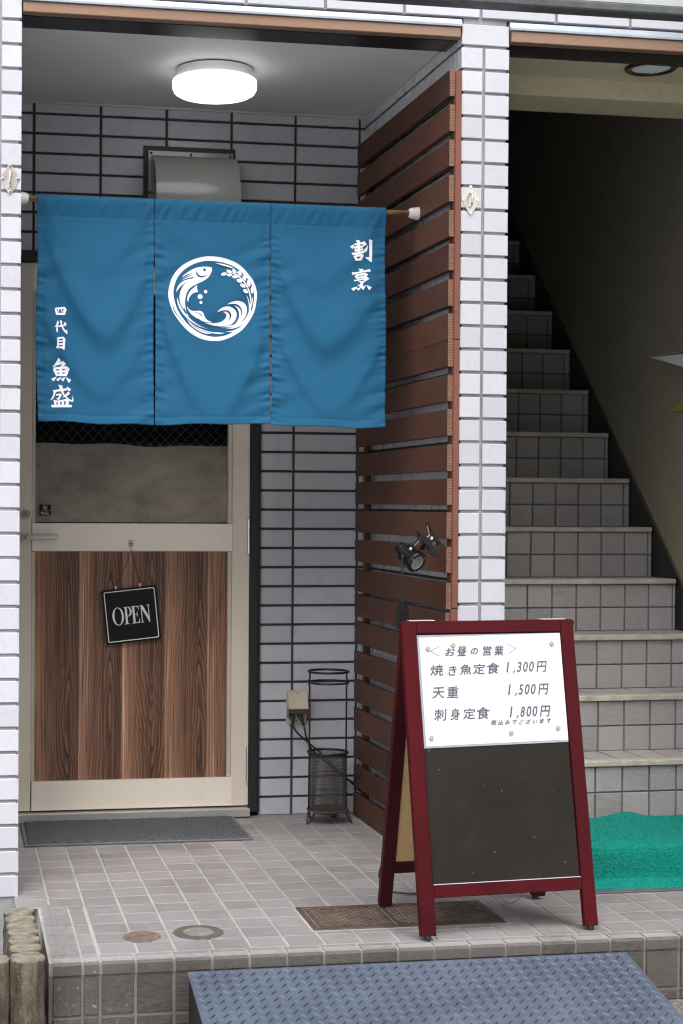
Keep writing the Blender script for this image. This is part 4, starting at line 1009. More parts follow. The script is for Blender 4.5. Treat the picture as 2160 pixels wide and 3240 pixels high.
# ------------------------------------------------------------------ slatted screen
sc = thing('slatted_screen', 'red brown horizontal slat screen covering the side wall of the recess', 'screen', (0, 0, 0), TILT)
tops = [2.4405, 2.3363, 2.2321, 2.1278, 2.0213, 1.9185, 1.8128, 1.7103, 1.6307, 1.526, 1.4229, 1.3169, 1.2145, 1.1126, 1.008, .8993, .8095, .7105, .6017, .4988, .3927, .2901, .1865, .0826]
for k, zt in enumerate(tops):
    e = rng.uniform(-.0012, .0012); y0 = (.002 if k < 16 else .006)+e
    zb = zt-(.0795 if k not in (0,) else .079)
    if k == 23: zb = .003
    m = MB(); tl = [rng.uniform(-.0012, .0012) for _ in range(2)]
    xf, xb = -.0365, -.0195
    # slat along y with a very slight bow, end face as second material
    n = 6; rows = []
    for q in range(n+1):
        t = q/n; y = y0+t*(1.040+rng.uniform(-.002, .002)*(q == n)-y0); dz = tl[0]*(t-.5)*2; dx = tl[1]*math.sin(math.pi*t)
        c = .0014
        rows.append([(xf+dx, y, zb+c+dz), (xf+dx, y, zt-c+dz), (xf+c+dx, y, zt+dz), (xb-c+dx, y, zt+dz), (xb+dx, y, zt-c+dz), (xb+dx, y, zb+c+dz), (xb-c+dx, y, zb+dz), (xf+c+dx, y, zb+dz)])
    vs = [p for r_ in rows for p in r_]
    for q in range(n):
        for j in range(8): m.add([], [])
    fs = [(q*8+j, q*8+(j+1) % 8, (q+1)*8+(j+1) % 8, (q+1)*8+j) for q in range(n) for j in range(8)]
    m.add(vs, [f[::-1] for f in fs], 0); m.add(rows[0], [tuple(range(8))], 1); m.add(rows[-1], [tuple(range(8))[::-1]], 0)
    m.build('slat', [WOOD, ENDG], sc, local=True)
for y0, y1 in ((.0185, .05), (.955, .99)):
    for z0, z1 in ((1.632, 2.434), (.823, 1.628), (.002, .816)):
        m = MB(); m.cbox(-.0190, -.0012, y0, y1, z0, z1, .001); m.build('batten', WOOD, sc, local=True)
POSTM = m_lacquer('painted_red_brown_post', (.165, .068, .05), (.21, .092, .07), .5)
for z0, z1, x0, y0 in ((1.633, 2.438, -.0192, -.0045), (.8235, 1.631, -.0192, -.0035), (.002, .820, -.0225, -.001)):
    m = MB(); m.cbox(x0, -.0012, y0, .0175, z0, z1, .0012); m.build('front_post', POSTM, sc, local=True)
for z in (1.475, 1.068, .345, .06):
    m = MB(); m.cbox(-.0215, -.0192, .965, .983, z, z+.022, .0005); m.build('bracket', CHROME, sc, local=True)

# ------------------------------------------------------------------ clip lamp
LY = -.045
cp = thing('clip_lamp', 'black clip-on spotlight with cable clamped to the slatted screen', 'lamp', (-.13, LY, .97))
def LP(u, v, y=0): return Vector((-.1385+(u-650)*.0001385, LY+y, .9605-(v-1060)*.0001405))
ax = Vector((.415, -.755, -.508)).normalized(); Mq = ax.to_track_quat('Z', 'X').to_matrix().to_4x4()
Fc = LP(632, 1052)
prof = [(.010, -.090), (.0185, -.088), (.0195, -.084), (.0195, -.066)]
m = MB(); m.lathe(prof+[(.0235, -.064), (.0235, -.020), (.0315, -.018), (.0330, -.016), (.0335, -.001), (.0325, .0008), (.0225, .0008), (.0215, -.003)], Fc, 48, M=Mq, cap1=False)
for k in range(18):
    a = 2*math.pi*k/18; Mr = Mq @ Matrix.Rotation(a, 4, 'Z')
    m.cbox(.022, .0295, -.0011, .0011, -.060, -.0185, .0004, M=Matrix.Translation(Fc) @ Mr)
body = m.build('lamp_body', BLKP, cp, 'auto')
m = MB(); m.lathe([(.0212, -.002), (.017, -.010), (.010, -.018), (.0075, -.020)], Fc, 40, M=Mq, cap0=False, cap1=False)
for k in range(40):
    Mr = Matrix.Translation(Fc) @ Mq @ Matrix.Rotation(2*math.pi*k/40, 4, 'Z')
    pts = [Mr @ Vector((r_, 0, h_+.0004)) for r_, h_ in ((.0205, -.0034), (.016, -.0112), (.0095, -.0182))]; m.tube(pts, .00035, 4)
m.build('reflector', REFL, body, True)
m = MB(); m.lathe([(.0001, -.0195), (.0078, -.0195)], Fc, 24, M=Mq, cap0=False, cap1=False); m.build('led_chip', LED, body)
m = MB(); m.lathe([(.0222, -.0012), (.0001, -.0012)], Fc, 40, M=Mq, cap0=False, cap1=False); m.build('lamp_cover', CLEAR, body)
m = MB(); m.lathe([(.0226, -.0012), (.0222, .0006), (.0208, .0006), (.0206, -.0016)], Fc, 40, M=Mq, cap0=False, cap1=False); m.build('cover_ring', simple('pale_ring', (.33, .40, .42), .3), body, True)
for a in (65, 185, 305):
    Mr = Mq @ Matrix.Rotation(R(a), 4, 'Z'); m = MB(); m.lathe([(.0024, .0008), (.002, .0018), (.0006, .0018)], Fc+(Mr @ Vector((.0275, 0, 0))), 10, M=Mq); m.build('bezel_screw', CHROME, cp, True)
# yoke
def strip(pts, th, name, mat, y0, y1, par=cp):
    m = MB(); m.prism([(p[0], p[1]) for p in pts], (0, 0, 0), (1, 0, 0), (0, 0, 1), -y1, -y0); return m.build(name, mat, par)
def poly2(L): return [(LP(u, v).x, LP(u, v).z) for u, v in L]
m = MB(); q = poly2([(400, 735), (655, 475), (740, 530), (450, 790)]); m.prism(q, (0, LY, 0), (1, 0, 0), (0, 0, 1), .022, .0255); q = poly2([(700, 770), (770, 680), (870, 720), (800, 800)]); m.prism(q, (0, LY, 0), (1, 0, 0), (0, 0, 1), -.024, -.020); q = poly2([(640, 480), (735, 525), (880, 700), (800, 700)]); m.prism(q, (0, LY, 0), (1, 0, 0), (0, 0, 1), -.0235, .024)
m.build('yoke', BLKP, cp)
m = MB(); q = poly2([(500, 670), (600, 570), (632, 585), (530, 690)]); m.prism(q, (0, LY, 0), (1, 0, 0), (0, 0, 1), .0256, .0262); m.build('yoke_slot', simple('slot_grey', (.10, .11, .13), .4), cp)
c_ = LP(425, 755); m = MB(); m.lathe([(.0045, 0), (.0045, .003), (.002, .004)], (c_.x, LY-.0257, c_.z), 16, M=Matrix.Rotation(R(90), 4, 'X')); m.build('pivot_bolt', CHROME, cp, 'auto')
# clip jaws
m = MB(); m.prism(poly2([(600, 378), (640, 374), (720, 430), (830, 520), (905, 480), (960, 500), (985, 560), (930, 640), (985, 760), (1070, 810), (1105, 880), (1095, 925), (1020, 928), (930, 870), (885, 790), (860, 720), (760, 560), (650, 450)]), (0, LY, 0), (1, 0, 0), (0, 0, 1), -.011, .013); m.build('jaw', BLKP, cp)
m = MB(); m.prism(poly2([(818, 202), (862, 205), (915, 280), (1000, 430), (1080, 545), (1150, 640), (1205, 665), (1228, 705), (1100, 700), (1050, 670), (1085, 625), (990, 565), (985, 500), (900, 460), (925, 400), (905, 300), (830, 250)]), (0, LY, 0), (1, 0, 0), (0, 0, 1), -.009, .011); m.build('jaw', BLKP, cp)
c_ = LP(915, 525); m = MB(); m.lathe([(.0052, 0), (.005, .0015), (.0025, .0018), (.001, .001)], (c_.x, LY-.0132, c_.z), 18, M=Matrix.Rotation(R(90), 4, 'X')); m.build('spring_pin', simple('pale_brass', (.62, .56, .40), .3, .8), cp, 'auto')
m = MB(); m.tube([LP(835, 262, -.006), LP(890, 460, -.006), LP(830, 515, -.006), LP(680, 415, -.006)], .0011, 8); m.build('spring', simple('spring_brass', (.55, .50, .36), .3, .9), cp)
# cable, inline switch, cable on to the floor
def smooth_path(pts, n=8):
    P = [Vector(p) for p in pts]; out = []
    for k in range(len(P)-1):
        p0, p1, p2, p3 = P[max(k-1, 0)], P[k], P[k+1], P[min(k+2, len(P)-1)]
        for j in range(n):
            t = j/n; out.append(.5*((2*p1)+(p2-p0)*t+(2*p0-5*p1+4*p2-p3)*t*t+(3*p1-p0-3*p2+p3)*t**3))
    out.append(P[-1]); return out
m = MB(); m.tube(smooth_path([LP(345, 880, .02), LP(300, 900, -.005), LP(292, 1000, -.006), LP(310, 1300, 0), LP(340, 1600, .006), LP(330, 1935, .012)]), .0030, 10); m.build('cable', BLKR, cp, True)
m = MB(); c_ = LP(335, 2160, .012)
m.prism([(c_.x+x, c_.z+z) for x, z in outline([(-.0165, -.035), (-.017, .018), (-.010, .032), (.006, .034), (.0165, .020), (.0175, -.035), (.012, -.044), (-.012, -.044)], 4, 100)], (0, c_.y, 0), (1, 0, 0), (0, 0, 1), -.008, .010)
sw = m.build('inline_switch', BLKP, cp, 'auto')
for dx, dz in ((-.0115, .014), (.003, .014), (-.0105, -.022)):
    m = MB(); m.lathe([(.0022, 0), (.0016, .0004)], (c_.x+dx, c_.y-.0101, c_.z+dz), 10, M=Matrix.Rotation(R(90), 4, 'X')); m.build('case_screw', BLK, sw)
m = MB(); m.tube(smooth_path([(c_.x, c_.y, c_.z-.044), (-.17, -.10, .72), (-.13, -.19, .62), (-.17, -.21, .52), (-.235, -.19, .43), (-.256, -.165, .415), (-.2595, -.150, .38), (-.254, -.14, .31), (-.215, -.16, .20), (-.16, -.15, .10), (-.165, .05, .03), (-.135, .30, .006), (-.17, .22, .006), (-.205, .12, .007), (-.222, .06, .006), (-.232, .0, .006), (-.244, -.055, .006), (-.245, -.11, .006), (-.225, -.142, .006), (-.17, -.165, .006), (-.05, -.15, .006)]), .0026, 8); m.build('cable', BLKR, cp, True)

# ------------------------------------------------------------------ outlet and cords
ot = thing('power_outlet', 'aged ivory weatherproof outlet box on the tiled wall beside the umbrella stand', 'outlet', (-.26, DB, .39))
m = MB(); m.prism([(-.2595+x, .394+z) for x, z in rrect(.0375, .0605, .007)], (0, DB, 0), (1, 0, 0), (0, 0, 1), .0003, .011); m.build('back_box', IVORY, ot, 'auto')
m = MB()
prof = [(-.0112, .0575), (-.022, .0565), (-.030, .045), (-.047, .002), (-.047, -.004)]
n = len(prof)
vs = [(x, DB+y, .394+z) for x in (-.2955, -.2235) for y, z in prof]+[(x, DB-.0112, .394+z) for x in (-.2955, -.2235) for z in (.0575, -.004)]
fs = [(k, k+1, n+k+1, n+k) for k in range(n-1)]+[(0, 2*n, 2*n+1, 4, 3, 2, 1), (n, n+1, n+2, n+3, n+4, 2*n+3, 2*n+2)]
m.add(vs, fs); m.build('cover', IVORY, ot)
m = MB(); m.box(-.296, -.223, DB-.0478, DB-.0462, .373, .3905); m.box(-.2966, -.2956, DB-.0462, DB-.012, .355, .3905); m.box(-.2234, -.2224, DB-.0462, DB-.012, .355, .3905); m.build('smoked_flap', SMOKE, ot)
m = MB(); m.lathe([(.0034, 0), (.003, .0015)], (-.2595, DB-.0262, .4425), 12, M=Matrix.Rotation(R(75), 4, 'X')); m.build('screw', BLK, ot); m = MB(); m.lathe([(.003, 0), (.002, .001)], (-.2595, DB-.0112, .3435), 12, M=Matrix.Rotation(R(90), 4, 'X')); m.build('screw', simple('dull_screw', (.10, .09, .075), .5, .5), ot)
def cord(label, pts, plug, r=.0036):
    m = MB(); m.tube(smooth_path(pts), r, 8); t = m.build('power_cord', BLKR, ot, True); t['label'] = label
    m = MB(); m.tube(plug, [.0085, .009, .007, .0055, .0042][:len(plug)], 12); m.build('plug', BLKR, t, 'auto')
cord('black cord from the left socket with a ribbed plug neck, running behind the umbrella stand', [(-.279, DB-.040, .335), (-.278, DB-.046, .325), (-.262, DB-.05, .302), (-.222, DB-.05, .267), (-.175, DB-.045, .228), (-.124, DB-.03, .177), (-.085, DB-.03, .138), (-.030, DB-.025, .087), (-.008, DB-.03, .067)], [(-.281, DB-.026, .375), (-.281, DB-.036, .360), (-.280, DB-.038, .350), (-.279, DB-.040, .340), (-.279, DB-.040, .333)])
cord('black cord from the right socket with a slanted flat plug, running behind the umbrella stand', [(-.238, DB-.046, .325), (-.235, DB-.05, .305), (-.232, DB-.05, .290), (-.218, DB-.05, .255), (-.195, DB-.048, .228), (-.14, DB-.036, .183), (-.095, DB-.03, .140), (-.05, DB-.035, .112), (-.010, DB-.035, .085)], [(-.256, DB-.026, .376), (-.251, DB-.036, .362), (-.247, DB-.038, .350), (-.242, DB-.042, .337), (-.239, DB-.044, .327)])

# ------------------------------------------------------------------ umbrella stand
UX, UY = -.1795, .925
us = thing('umbrella_stand', 'tall black wire umbrella stand with a mesh basket, in the corner by the slats', 'umbrella stand', (UX, UY, 0))
def ring(z, r, w=.0036): return MB().tube([(UX+r*math.cos(2*math.pi*k/40), UY+r*math.sin(2*math.pi*k/40), z) for k in range(40)], w, 8, closed=True)
ring(.5385, .0700, .0042).build('top_ring', BLKW, us, True); ring(.500, .0700, .0036).build('top_ring', BLKW, us, True)
ring(.2505, .0700, .0042).build('basket_rim', BLKW, us, True); ring(.046, .0695, .0038).build('base_ring', RUSTPAN, us, True)
for a in (180, 0, 95, 275):
    if a in (95, 275): continue
    c, s_ = math.cos(R(a)), math.sin(R(a)); q = lambda r_, z: (UX+c*r_, UY+s_*r_, z)
    m = MB(); m.tube([q(.0665, .046), q(.0655, .25), q(.0655, .485), q(.069, .497), q(.069, .505), q(.0655, .515), q(.0655, .538)], .0034, 8); m.build('upright', BLKW, us, True)
for a in (205, -25, 120, 60):
    c, s_ = math.cos(R(a)), math.sin(R(a)); tx_, ty_ = -s_, c
    q = lambda r_, t, z: (UX+c*r_+tx_*t, UY+s_*r_+ty_*t, z)
    m = MB(); m.tube(smooth_path([q(.068, -.020, .046), q(.078, -.012, .018), q(.086, -.005, .005), q(.088, 0, .0032), q(.086, .005, .005), q(.078, .012, .018), q(.068, .020, .046)], 4), .0028, 8); m.build('foot', BLKW, us, True)
m = MB(); m.lathe([(.001, .034), (.05, .036), (.066, .042), (.0675, .047), (.064, .047), (.05, .040), (.001, .038)], (UX, UY, 0), 40, cap0=False, cap1=False)
m.build('drip_pan', RUSTPAN, us, True)
for sgn in (1,):
    m = MB()
    for k in range(84):
        for sg in (1, -1):
            pts = []
            for j in range(13):
                t = j/12; a = 2*math.pi*k/84+sg*t*1.45; z = .05+t*.198; pts.append((UX+.0645*math.cos(a), UY+.0645*math.sin(a), z))
            m.tube(pts, .00075, 3, caps=False)
    m.build('mesh_basket', MESHW, us)
for z in (.105, .172):
    ring(z, .0640, .0016).build('hoop', MESHW, us, True)

# ------------------------------------------------------------------ door mat
MX0, MX1, MY0, MY1 = -1.262, -.497, .655, 1.035
dm = thing('door_mat', 'dark grey loop-pile door mat with a flat vinyl border, in front of the door', 'mat', ((MX0+MX1)/2, .85, 0))
m = MB(); m.cbox(MX0, MX1, MY0, MY1, .0006, .0075, .002); m.build('mat_border', VINYL, dm)
nx, ny = 170, 90; P = []
_r2 = np.random.RandomState(3); H = _r2.rand(ny, nx)*.0042
H = (H+np.roll(H, 1, 0)+np.roll(H, 1, 1))/2.2
for j in range(ny):
    P.append([(MX0+.013+(MX1-MX0-.026)*i/(nx-1), MY0+.014+(MY1-MY0-.028)*j/(ny-1), (.0078 if i in (0, nx-1) or j in (0, ny-1) else .0105+float(H[j, i]))) for i in range(nx)])
m = MB(); m.grid(P); m.build('loop_pile', COIL, dm)

# ------------------------------------------------------------------ A-frame menu board
th = R(4.4); SO = Vector((-.0559, -.441, 0))
ab = thing('menu_board', 'dark red A-frame sign with a chalkboard, standing at the porch edge', 'sign', SO, th)
HS, HD, HW = .8185, .171, .2495
es = Vector((0, HD, HS)).normalized()
ang = math.atan2(HD, HS)
def leaf(sgn):
    # local leaf frame: x across, s up the slope, n outwards; sgn -1 = front leaf
    O = Vector((0, sgn*(HD+.012), 0)); U = Vector((1, 0, 0)); S = Vector((0, -sgn*HD, HS)).normalized(); N = U.cross(S) if sgn < 0 else -(U.cross(S))
    return O, U, S, N
def part(name, mats, O, U, S, N, boxes, c=.0018, smooth=False):
    m = MB(); M = Matrix(((U.x, N.x, S.x, O.x), (U.y, N.y, S.y, O.y), (U.z, N.z, S.z, O.z), (0, 0, 0, 1)))
    for (x0, x1, n0, n1, s0, s1) in boxes: m.cbox(x0, x1, n0, n1, s0, s1, c, M=M)
    o = m.build(name, mats, ab, local=True)
    return o
L = leaf(-1); TOPS = .8365
def taper(t): return .0085*(1-t)      # legs splay a touch outwards towards the floor
part('stile', [REDL], *L, [(-HW-.006, -.2135, -.020, .0, .013, TOPS)]); part('stile', [REDL], *L, [(.2135-.004, HW+.002-.004, -.020, .0, .013, TOPS)])
part('top_rail', [REDL], *L, [(-.2133, .2093, -.0195, -.0005, .8035, TOPS-.0005)]); part('bottom_rail', [REDL], *L, [(-.2133, .2093, -.0195, -.0005, .1085, .1415)])
part('rail_lip', [simple('pale_worn_lip', (.50, .46, .52), .35)], *L, [(-.2125, .2085, -.010, -.0002, .1416, .1436)], .0004)
part('chalkboard', [CHALK], *L, [(-.2125, .2085, -.015, -.008, .142, .803)], .0005)
Lb = leaf(1)
part('stile', [REDD], *Lb, [(-HW-.001, -.2135, -.020, .0, .013, TOPS)]); part('stile', [REDD], *Lb, [(.2135, HW+.005, -.020, .0, .013, TOPS)])
part('top_rail', [REDD], *Lb, [(-.2133, .2133, -.0195, -.0005, .8035, TOPS-.0005)]); part('bottom_rail', [REDD], *Lb, [(-.2133, .2133, -.0195, -.0005, .1085, .1415)])
part('cork_back', [CORK], *Lb, [(-.2125, .2125, -.014, -.008, .142, .803)], .0005)
for LL in (L, Lb):
    for x in (-.236, .228):
        m = MB(); O = LL[0]; p = O+LL[1]*x+LL[2]*.007+LL[3]*-.010
        m.lathe([(.0085, 0), (.0095, .001), (.0095, .011), (.009, .013)], (p.x, p.y, .0003), 20); m.build('foot', BLKR, ab, 'auto', local=True)
for x in (-.195, .19):
    m = MB(); m.cbox(x-.037, x+.037, -.011, .011, .8195, .8215, .0006); m.build('hinge', simple('pale_hinge', (.68, .66, .66), .3, .5), ab, local=True)
m = MB()
cz0 = Vector((.06, -.13, .117)); cz1 = Vector((.06, .13, .117))
pth = [(.06, -.135+.27*t, .118-.30*t*(1-t)) for t in [k/40 for k in range(41)]]
for k, p in enumerate(pth):
    m.lathe([(.0004, -.0026), (.0017, -.001), (.0017, .001), (.0004, .0026)], p, 6, M=Matrix.Rotation(R(90), 4, 'X'))
m.tube([(.0600+.0055*math.cos(a), 0, .037+.0055*math.sin(a)) for a in [2*math.pi*k/16 for k in range(16)]], .0009, 6, closed=True)
m.build('stay_chain', simple('dull_brass_chain', (.33, .27, .16), .4, .7), ab, local=True)
# printed menu sheet, its lettering, and the magnets that hold it
def sp(x, s, n):
    O, U, S, N = L; q = O+U*x+S*s+N*n
    c, s_ = math.cos(th), math.sin(th); return Vector((SO.x+q.x*c-q.y*s_, SO.y+q.x*s_+q.y*c, q.z))
ms = thing('menu_sheet', 'white laminated price list held by beige magnets on the chalkboard', 'menu', sp(0, .5, .001))
def quadgrid(cs, n_, nn=12, wob=.0012):
    P = []
    for j in range(nn+1):
        v = j/nn; row = []
        for i in range(nn+1):
            u = i/nn; a = [cs[3][k]*(1-u)*(1-v)+cs[2][k]*u*(1-v)+cs[1][k]*u*v+cs[0][k]*(1-u)*v for k in (0, 1)]
            row.append(tuple(sp(a[0], a[1], n_+wob*math.sin(u*5+1)*math.sin(v*4+.5))))
        P.append(row)
    return P
m = MB(); m.grid(quadgrid([(-.2125, .800), (.2080, .801), (.2075, .502), (-.2115, .497)], -.0062, 12, .0004)); m.build('clear_sleeve', SLEEVE, ms)
m = MB(); m.grid(quadgrid([(-.2060, .793), (.2078, .8005), (.2070, .508), (-.2060, .502)], -.0052, 12, .0004)); m.build('paper', PAPER, ms)
m = MB(); place = lambda x, s: tuple(sp(x, s+(x+.18)*.011, -.0042))
sh = .004
def flush(nm='menu_line', mat=None):
    global m
    m.build(nm, mat or INK, ms); m = MB()
def line(items):
    for body, x0, x1, z0, z1 in items: put_text(m, body, x0, x1, z0, z1, place, sh, .00042)
line([('お', -.133, -.106, .742, .763), ('昼', -.0985, -.072, .741, .766), ('の', -.0595, -.039, .744, .761), ('営', -.0245, .0005, .740, .766), ('業', .0095, .036, .739, .766)])
for a, b in (((-.150, .769), (-.176, .7555)), ((-.176, .7555), (-.150, .742)), ((.050, .769), (.073, .7565)), ((.073, .7565), (.050, .743))):
    w = .0006; q = [place(a[0], a[1]-w), place(b[0], b[1]-w), place(b[0], b[1]+w), place(a[0], a[1]+w)]; m.add(q, [(0, 1, 2, 3)])
flush('menu_heading')
line([('焼', -.180, -.143, .690, .719), ('き', -.128, -.105, .689, .715), ('魚', -.094, -.061, .690, .717), ('定', -.056, -.022, .690, .718), ('食', -.017, .020, .690, .720)])
flush('dish_name')
for zz, s_ in ((.6925, '1,300'), (.631, '1,500'), (.571, '1,800')):
    d0 = 0.0
    for ch, x0, x1, lo, hi in ((s_[0], .0430, .0465, 0, .028), (',', .0605, .0635, -.005, .005), (s_[2], .0735, .0845, 0, .027), (s_[3], .0905, .1035, 0, .027), (s_[4], .1085, .1215, 0, .027), ('円', .132, .158, -.002, .027)):
        put_text(m, ch, x0, x1, zz+lo, zz+hi, place, .006, .0004)
    flush('price')
line([('天', -.178, -.144, .629, .658), ('重', -.136, -.104, .629, .659)])
flush('dish_name')
line([('刺', -.177, -.144, .569, .600), ('身', -.131, -.104, .569, .600), ('定', -.094, -.060, .570, .599), ('食', -.056, -.018, .569, .601)])
flush('dish_name')
line([(ch, -.0155+.0204*k, -.0155+.0204*k+w_, .5515, .5515+h_) for k, (ch, w_, h_) in enumerate(zip('税込みでございます', (.0145, .0145, .013, .0125, .012, .013, .011, .011, .0115), (.013, .012, .011, .011, .010, .011, .009, .0115, .012)))])
m.build('tax_note_lettering', INKS, ms)
for (x, s_), lab in zip([(-.183, .763), (-.110, .771), (.180, .771), (-.190, .524), (.040, .531), (.179, .540), (.100, .8022)],
        ['at the top left corner of the menu sheet', 'over the first heading character of the menu sheet', 'at the top right corner of the menu sheet', 'at the bottom left corner of the menu sheet', 'in the middle of the lower edge of the menu sheet', 'at the bottom right corner of the menu sheet', 'half under the top rail above the menu sheet']):
    p = sp(x, s_, -.0040 if s_ < .8 else -.006)
    O, U, S, N = L; c, sn = math.cos(th), math.sin(th); Nw = Vector((N.x*c-N.y*sn, N.x*sn+N.y*c, N.z))
    if s_ > .8: continue
    m = MB(); m.lathe([(.0058, 0), (.0060, .0006), (.0060, .003), (.0052, .0038), (.001, .0039)], p, 24, M=Nw.to_track_quat('Z', 'Y').to_matrix().to_4x4())
    o = m.build('magnet', MAGN, None, 'auto'); tag(o, 'round beige magnet '+lab, 'magnet', 'magnets on the menu sheet')

# ------------------------------------------------------------------ drain cover, cleanouts
mc = thing('drain_cover', 'rusty rectangular iron drain cover set in the porch tiles under the sign', 'drain cover', (-.28, -.375, 0))
m = MB(); x0, x1, y0, y1 = -.546, -.014, -.495, -.254; w = .016
m.cbox(x0, x1, y0, y0+w, -.001, .0032, .0008); m.cbox(x0, x1, y1-w, y1, -.001, .0032, .0008); m.cbox(x0, x0+w, y0+w, y1-w, -.001, .0031, .0008); m.cbox(x1-w, x1, y0+w, y1-w, -.001, .0031, .0008); m.build('cover_frame', IRON, mc)
m = MB(); 
for xa, xb in ((x0+w+.003, -.3165), (-.3135, x1-w-.003)):
    m.cbox(xa, xb, y0+w+.003, y1-w-.003, -.001, .0022, .0006)
    xc0, xc1, yc0, yc1 = xa+.012, xb-.012, y0+w+.018, y1-w-.018
    for sg in (1, -1):
        k = -.6
        while k < .6:
            # bars along diagonals, clipped to the panel
            if sg > 0: xa_ = max(xc0, xc0+k); xb_ = min(xc1, xc0+k+(yc1-yc0)*1.4); f_ = lambda x: yc0+(x-xc0-k)/1.4
            else: xa_ = max(xc0, xc0+k); xb_ = min(xc1, xc0+k+(yc1-yc0)*1.4); f_ = lambda x: yc1-(x-xc0-k)/1.4
            if xb_-xa_ > .006: m.tube([(xa_, f_(xa_), .0022), (xb_, f_(xb_), .0022)], .0022, 5)
            k += .024
m.build('cover_plate', IRON, mc)
m = MB(); m.box(x0-.008, x1+.008, y0-.008, y1+.008, -.002, .0004); m.build('mortar_bed', GF, mc)
def disc(label, x, y, r, mat, rim, prof):
    t = thing('cleanout_cover', label, 'cleanout cover', (x, y, 0), 0, 'cleanout covers in the porch floor')
    m = MB(); m.lathe([(r, -.001), (r, .0022), (r-.003, .0032), (r*.66, .0028), (r*.65, .0012), (r*.60, .0012)], (x, y, 0), 48, cap1=False); m.build('cover_rim', rim, t, 'auto')
    m = MB(); m.lathe(prof, (x, y, 0), 48, cap0=False); m.build('cover_lid', mat, t, 'auto'); return t
disc('larger dull bronze round cover in the porch tiles', -.853, -.4655, .0665, BRONZE, simple('dark_bronze_rim', (.13, .12, .10), .5, .3, nz=.2), [(.0410, .0012), (.0405, .0030), (.002, .0032)])
cc = disc('smaller copper-coloured round cover chipped around its edge, left of the bronze one', -1.005, -.4850, .0490, BRASS, BRASS, [(.029, .0012), (.0285, .0026), (.002, .0026)])
m = MB()
for a in (20, 80, 140): m.cbox(-.018, .018, -.002, .002, .0026, .004, .0004, M=Matrix.Translation((-1.005, -.485, 0)) @ Matrix.Rotation(R(a), 4, 'Z'))
m.build('lid_rib', BRASS, cc)

# ------------------------------------------------------------------ steel ramp plate
rp = thing('ramp_plate', 'blue grey checkered steel ramp leaning on the front of the porch step', 'ramp', (-.34, -.95, -.1))
RX0, RX1 = -.917, .236; RA = Vector((0, -.7085, -.0305)); RB = Vector((0, -1.42, -.1665)); rs_ = (RB-RA); RLn = rs_.length; rs_.normalize(); rn = Vector((1, 0, 0)).cross(-rs_)
if rn.z < 0: rn = -rn
q = lambda x, s, h=0: tuple(RA+Vector((x, 0, 0))+rs_*s+rn*h)
m = MB(); a = [q(RX0, 0), q(RX1, 0), q(RX1, RLn), q(RX0, RLn)]; b = [q(RX0, 0, -.004), q(RX1, 0, -.004), q(RX1, RLn, -.004), q(RX0, RLn, -.004)]
m.add(a+b, [(3, 2, 1, 0), (4, 5, 6, 7), (0, 1, 5, 4), (1, 2, 6, 5), (2, 3, 7, 6), (3, 0, 4, 7)])
def loz(cx_, cs, angd, l=.0125, w=.0021, h=.0030):
    c, s_ = math.cos(R(angd)), math.sin(R(angd)); out = []
    for t, ww, hh in ((-1, 0, 0), (-.45, .8, 0), (.45, .8, 0), (1, 0, 0), (.45, -.8, 0), (-.45, -.8, 0), (-.6, 0, 1), (.6, 0, 1)):
        a_ = t*l; b_ = ww*w; out.append(q(cx_+a_*c-b_*s_, cs+a_*s_+b_*c, .00005+hh*h))
    return out
px, ps = .0330, .0330
j = 0; s = .012
while s < RLn-.012:
    i = 0; x = RX0+.012
    while x < RX1-.01:
        for (ox, os2, a_) in ((0, 0, 48), (px/2, ps/2, -48)):
            if x+ox < RX1-.012 and s+os2 < RLn-.01:
                V = loz(x+ox, s+os2, a_); m.add(V, [(0, 5, 6), (5, 4, 7, 6), (4, 3, 7), (3, 2, 7), (2, 1, 6, 7), (1, 0, 6)], 1 if a_ < 0 else 2)
        x += px
    s += ps
pl_ = m.build('checker_plate', [STEEL, simple('shaded_steel_bar', (.050, .061, .084), .38, .4, nz=.3), simple('lit_steel_bar', (.135, .162, .21), .36, .4, nz=.3)], rp)  # one bar direction painted shaded, the other lit
def side(name, x, th_):
    m = MB(); P_ = [(RA.y-.002, RA.z-.005), (RB.y+.04, RB.z+.004), (RA.y-.002, -.1665)]
    m.prism(P_, (x, 0, 0), (0, 1, 0), (0, 0, 1), 0, th_); m.build(name, simple('black_steel_side', (.008, .008, .009), .6), rp)
side('side_plate', RX0+.004, .004); side('side_plate', RX1-.010, .004)

# ------------------------------------------------------------------ concrete log edging at the left
ce = thing('concrete_edging', 'weathered concrete edging of scalloped round posts beside the porch step', 'edging', (-1.32, -.7, -.1))
def logpost(x, y, r, zt, zb, seed, ry=None):
    rr = random.Random(seed); n = 22; rows = []; ry = ry or r
    H_ = [zb+(zt-zb)*k/12 for k in range(12)]+[zt-.006, zt-.001, zt]
    for k, z in enumerate(H_):
        sh_ = 1.0 if k < 12 else (.985, .95, .88)[k-12]
        rows.append([(x+(r*sh_+rr.uniform(-.0024, .0024))*math.cos(2*math.pi*i/n), y+(ry*sh_+rr.uniform(-.0024, .0024))*math.sin(2*math.pi*i/n), z+rr.uniform(-.001, .001)) for i in range(n)])
    m = MB(); vs = [p for r_ in rows for p in r_]+[(x, y, zt+.001)]
    fs = [(a*n+i, a*n+(i+1) % n, (a+1)*n+(i+1) % n, (a+1)*n+i) for a in range(len(rows)-1) for i in range(n)]
    fs += [((len(rows)-1)*n+i, (len(rows)-1)*n+(i+1) % n, len(vs)-1) for i in range(n)]
    m.add(vs, fs); nt_ = 2*n+n; m.mi[-nt_:] = [1]*nt_; return m.build('post', [CONC, CONCT], ce, 'auto')  # tops and upper rims take the paler concrete
